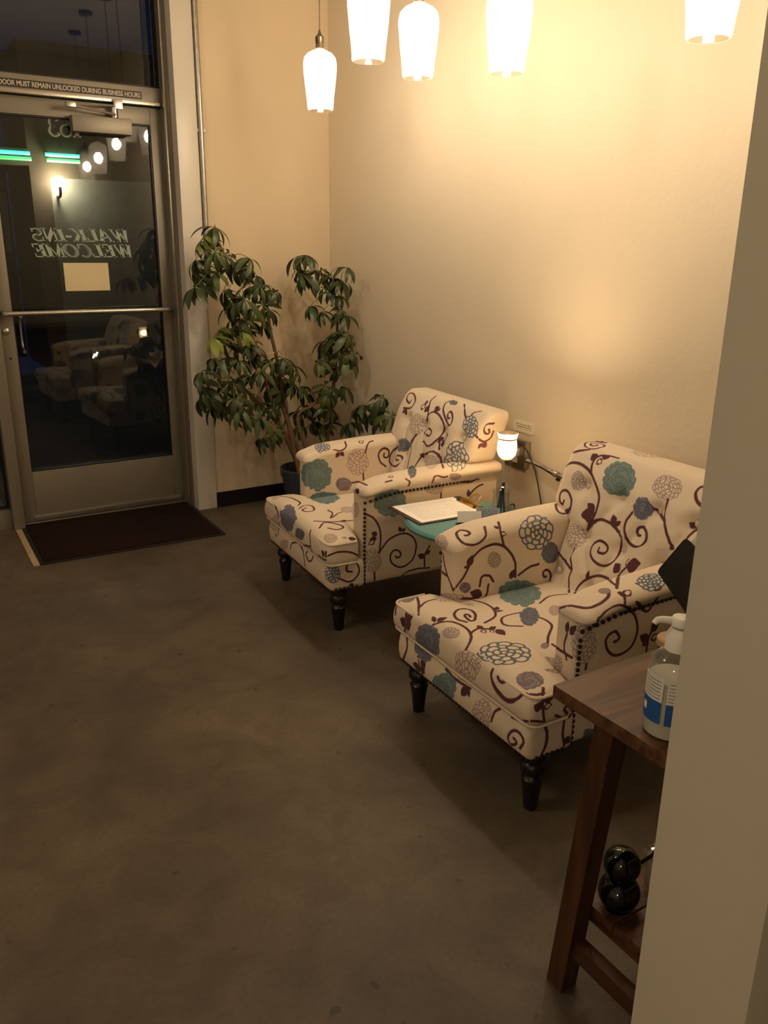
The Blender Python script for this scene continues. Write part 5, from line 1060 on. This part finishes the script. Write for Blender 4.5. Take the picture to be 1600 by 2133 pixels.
# ================================================================== WOODEN CONSOLE
CZ = .70
t = thing('console_table', (1.65, .74, 0), 'dark wooden console table with splayed legs and a lower shelf', 'table')
CX0, CX1, CY0, CY1 = .968, 2.30, .53, .958
part(MB().bbox((CX0, CY0, CZ - .026), (CX1, CY1, CZ), .0018), 'table_top', 'walnut', t, True)
part(MB().bbox((1.02, .60, CZ - .075), (2.25, .62, CZ - .027), .002), 'apron', 'walnut', t, True)
part(MB().bbox((1.02, .865, CZ - .075), (2.25, .885, CZ - .027), .002), 'apron', 'walnut', t, True)
def slant_leg(xt, yt, xb, yb):
    s = .021
    v = [(xb + a * s, yb + b * s, 0) for a, b in ((-1, -1), (1, -1), (1, 1), (-1, 1))] + [(xt + a * s, yt + b * s, CZ - .027) for a, b in ((-1, -1), (1, -1), (1, 1), (-1, 1))]
    part(MB().add(v, [(3, 2, 1, 0), (4, 5, 6, 7), (0, 1, 5, 4), (1, 2, 6, 5), (2, 3, 7, 6), (3, 0, 4, 7)]), 'leg', 'walnut_leg', t)
slant_leg(1.0, .842, 1.035, .932); slant_leg(1.0, .645, 1.035, .555)
slant_leg(2.24, .842, 2.205, .932); slant_leg(2.24, .645, 2.205, .555)
for x in (1.03, 2.21):
    part(MB().bbox((x - .014, .58, .105), (x + .014, .907, .145), .002), 'side_rail', 'walnut_rail', t, True)
part(MB().bbox((1.053, .735, .15), (2.187, .765, .185), .002), 'shelf_beam', 'walnut', t, True)
for y in (.60, .68, .76, .84): part(MB().bbox((1.06, y + .001, .19), (2.18, y + .077, .212), .0015), 'shelf_plank', 'walnut', t, True)
for x in (1.062, 2.16): part(MB().bbox((x, .60, .172), (x + .018, .915, .1895), .001), 'shelf_support', 'walnut_rail', t, True)

# hand sanitizer
sx_, sy_ = 1.026, .752
t = thing('sanitizer_bottle', (sx_, sy_, CZ), 'clear pump bottle of hand sanitizer with blue and white label', 'bottle')
PZ = .016
body = [(.0, .0006), (.036, .0006), (.040, .004), (.041, .02), (.041, .112), (.0385, .126), (.031, .138), (.021, .146), (.0165, .150)]
part(MB().lathe(body, 36, at=(sx_, sy_, CZ), cap=False), 'bottle', 'bottle_plastic', t, True)
part(MB().lathe([(.0, .003), (.0385, .004), (.0395, .02), (.0395, .100), (.0, .100)], 32, at=(sx_, sy_, CZ), cap=False), 'gel', 'gel', t, True)
for a0, a1, n_ in ((2.35, 3.45, 'label'), (3.62, 5.1, 'label')):
    L = part(MB().lathe([(.0416, .034), (.0416, .112)], 20, at=(sx_, sy_, CZ), cap=False, a0=a0, a1=a1), n_, 'label_white', t, True)
    part(MB().lathe([(.0419, .030), (.0419, .068)], 20, at=(sx_, sy_, CZ), cap=False, a0=a0, a1=a1), 'label_band', 'label_blue', L, True)
    part(MB().lathe([(.0422, .045), (.0422, .058)], 8, at=(sx_, sy_, CZ), cap=False, a0=(a0 + a1) / 2 - .1 - .25, a1=(a0 + a1) / 2 - .25 + .12), 'label_mark', 'white_plastic', L, True)
pm = part(MB().lathe([(.0, .1475), (.0205, .1475), (.0205, .172), (.018, .176), (.014, .184), (.0, .184)], 28, at=(sx_, sy_, CZ), cap=False), 'pump_cap', 'white_plastic', t, True)
part(MB().lathe([(.0065, .184), (.0065, .203 - PZ)], 14, at=(sx_, sy_, CZ)), 'pump_stem', 'white_plastic', pm, True)
part(MB().lathe([(.0, .202 - PZ), (.012, .202 - PZ), (.0165, .206 - PZ), (.0165, .214 - PZ), (.0135, .219 - PZ), (.0, .220 - PZ)], 24, at=(sx_, sy_, CZ), cap=False), 'pump_head', 'white_plastic', pm, True)
dv = Vector((-.80, .60, 0)).normalized()
c0 = Vector((sx_, sy_, CZ + .212 - PZ))
part(MB().tube([c0 + dv * .010, c0 + dv * .03 + Vector((0, 0, .001)), c0 + dv * .037 + Vector((0, 0, .0)), c0 + dv * .041 + Vector((0, 0, -.006))], [.0062, .0055, .005, .0045], 10), 'nozzle', 'white_plastic', pm, True)

# small dark jar with tan lid behind the sanitizer
jx2, jy2 = 1.218, .905
t = thing('lidded_jar', (jx2, jy2, CZ), 'small dark jar with a tan wooden lid behind the sanitizer', 'jar')
part(MB().lathe([(.0, .0006), (.026, .0006), (.029, .004), (.029, .038), (.0, .038)], 26, at=(jx2, jy2, CZ), cap=False), 'jar', 'dark_jar', t, True)
part(MB().lathe([(.0, .0385), (.030, .0385), (.030, .050), (.027, .053), (.0, .053)], 26, at=(jx2, jy2, CZ), cap=False), 'lid', 'tan_wood', t, True)
part(MB().ball((jx2, jy2, CZ + .056), .005, 6), 'knob', 'dark_jar', t, True)

# black tilted screen on a stand
P0 = Vector((1.173, .922, .888)); az = math.radians(35); e2 = -Vector((math.sin(az), math.cos(az), 0)); nn = Vector((math.cos(az), -math.sin(az), 0))
tl = math.radians(33); e1 = Vector((0, 0, 1)) * math.cos(tl) + nn * math.sin(tl); e3 = e2.cross(e1)
if e3.dot(nn) < 0: e3 = -e3
bx_, by_ = (P0 + e2 * .24 + nn * .07).x, (P0 + e2 * .24 + nn * .07).y
t = thing('tilted_screen', (bx_, by_, CZ), 'black tilted screen on a stand at the console, partly behind the partition', 'screen')
S = Matrix((e2, e1, e3)).transposed().to_4x4(); S.translation = P0
def rrect(w, h, r, z0, z1, M, ox=0, oy=0):
    c = []
    for (cx, cy, a) in ((w - r, h - r, 0), (r, h - r, 90), (r, r, 180), (w - r, r, 270)):
        for i in range(6): c.append((ox + cx + r * math.cos(math.radians(a + 18 * i)), oy + cy + r * math.sin(math.radians(a + 18 * i))))
    n = len(c); v = [M @ Vector((x, y, z)) for z in (z0, z1) for x, y in c]
    return MB().add(v, [tuple(reversed(range(n))), tuple(range(n, 2 * n))] + [(i, (i + 1) % n, n + (i + 1) % n, n + i) for i in range(n)])
part(rrect(.36, .080, .010, -.004, .004, S), 'screen', 'satin_black', t)
part(rrect(.34, .118, .016, .0045, .024, S, .012, .006), 'back_shell', 'shell_grey', t)
part(MB().tube([(bx_, by_, CZ + .01), (bx_, by_, .86), P0 + e2 * .24 + e1 * .05 + e3 * .02], .012, 12), 'stand_post', 'satin_black', t, True)
part(MB().lathe([(.0, .0006), (.045, .0006), (.045, .008), (.0, .014)], 28, at=(bx_, by_, CZ), cap=False), 'stand_base', 'satin_black', t, True)

# black stacked-ball figurine and silver foil topped jar on the lower shelf
fx, fy, SZ = 1.102, .868, .2125
t = thing('ball_figurine', (fx, fy, SZ), 'glossy black figurine of two stacked balls on the lower shelf', 'figurine')
part(MB().lathe([(.0, .0005), (.026, .0005)] + [(.041 * math.cos(math.radians(a)), .036 + .038 * math.sin(math.radians(a))) for a in range(-60, 61, 12)] + [(.0, .07)], 28, at=(fx, fy, SZ), cap=False), 'body', 'gloss_black', t, True)
part(MB().ball((fx + .002, fy + .002, SZ + .098), .036, 12), 'head', 'gloss_black', t, True)
part(MB().tube([(fx + .03, fy - .012, SZ + .094), (fx + .085, fy - .02, SZ + .112)], .0035, 8), 'rod', 'satin_black', t, True)
t = thing('foil_jar', (1.222, .875, SZ), 'small jar with crumpled silver foil top on the lower shelf', 'jar')
rr = random.Random(3); pf = MB().ball((1.222, .875, SZ + .066), .026, 8, (1, 1, .7))
pf.v = [(x + rr.uniform(-.004, .004), y + rr.uniform(-.004, .004), z + rr.uniform(-.004, .004)) for x, y, z in pf.v]
part(MB().lathe([(.0, .0005), (.022, .0005), (.024, .004), (.024, .05), (.0, .052)], 22, at=(1.222, .875, SZ), cap=False), 'jar', 'bottle_plastic', t, True)
part(pf, 'foil', 'foil', t)

# ================================================================== POTTED PLANT
t = thing('potted_plant', (2.03, 4.05, 0), 'tall potted umbrella plant leaning in the corner by the door', 'plant')
part(MB().lathe([(.0, .0008), (.10, .0008), (.108, .006), (.135, .20), (.145, .22), (.148, .258), (.138, .26), (.132, .225), (.0, .222)], 36, at=(2.03, 4.05, 0), cap=False), 'pot', 'pot_blue', t, True)
part(MB().lathe([(.0, .236), (.06, .234), (.131, .228)], 30, at=(2.03, 4.05, 0), cap=False), 'soil', 'soil', t, True)
SP = []
for s in STEMS:
    c = catmull(s, 5); n = len(c); SP += c[n // 4:]
    part(MB().tube(c, [.011 * (1 - .7 * i / n) + .0015 for i in range(n)], 8), 'stem', 'bark', t, True)
for (x, y, z) in TIES:
    part(MB().tube([(x - .02, y, z), (x, y - .018, z + .004), (x + .022, y, z + .006), (x, y + .016, z), (x - .02, y, z)], .0035, 6), 'tie', 'twine', t, True)
def leaf_mesh(seed):
    r = random.Random(seed); mb = MB(); n = r.choice((6, 7, 7, 8))
    for i in range(n):
        a = 2 * PI * (i + r.uniform(-.15, .15)) / n; L = r.uniform(.080, .118); W = L * r.uniform(.125, .17)
        droop = r.uniform(.7, 1.3); d = Vector((math.cos(a), math.sin(a), 0)); sd = Vector((-math.sin(a), math.cos(a), 0))
        pts = []; p = Vector((0, 0, 0)); ang = r.uniform(-.75, -.1)
        K = 7
        pos = []
        for k in range(K + 1):
            t_ = k / K; ang2 = ang - droop * t_ * 1.15
            pos.append(p.copy()); p = p + (d * math.cos(ang2) + Vector((0, 0, 1)) * math.sin(ang2)) * (L * 1.12 / K)
        v = []; f = []
        for k in range(K + 1):
            t_ = k / K; w = 0.0012 if t_ < .14 else W * math.sin(PI * min(1, (t_ - .10) / .92)) ** .75 + .0004
            v += [pos[k] + sd * w + Vector((0, 0, w * .30)), pos[k], pos[k] - sd * w + Vector((0, 0, w * .30))]
        for k in range(K):
            q = k * 3; f += [(q, q + 1, q + 4, q + 3), (q + 1, q + 2, q + 5, q + 4)]
        mb.add(v, f)
    return mb
LM = {}
for mn in ('leaf_dark', 'leaf_mid', 'leaf_young'):
    for i in range(4):
        o = leaf_mesh(40 + i).build('leaf', mn, None, True, angle=80); LM[(mn, i)] = o.data; bpy.data.objects.remove(o)
SPv = [Vector(p) for p in SP]
pet = MB(); lr = random.Random(77)
for i, (x, y, z, young) in enumerate(LEAVES):
    h = Vector((x, y, z + .028)); best = min(SPv, key=lambda p: (p - h).length + (0.25 if p.z > h.z + .12 else 0))
    out = (h - best); out.z = 0
    if out.length < .02: out = Vector((lr.uniform(-1, 1), lr.uniform(-1, .2), 0))
    out.normalize()
    mid = (h + best) / 2 + Vector((0, 0, .03))
    pet.tube(catmull([best, mid, h], 4), .0016, 5)
    mn = 'leaf_young' if young else lr.choice(('leaf_dark', 'leaf_dark', 'leaf_mid'))
    o = bpy.data.objects.new('leaf', LM[(mn, lr.randrange(4))]); COL.objects.link(o); o.parent = t
    s = lr.uniform(.82, 1.12); tilt = lr.uniform(.15, .8)
    q = Vector((0, 0, 1)).rotation_difference((out * math.sin(tilt) + Vector((0, 0, 1)) * math.cos(tilt)))
    o.matrix_local = Matrix.Translation(h - Vector((2.03, 4.05, 0))) @ q.to_matrix().to_4x4() @ Matrix.Rotation(lr.uniform(0, 6.28), 4, 'Z') @ Matrix.Scale(s, 4)
o = part(pet, 'petioles', 'petiole', t, True); o['kind'] = 'stuff'
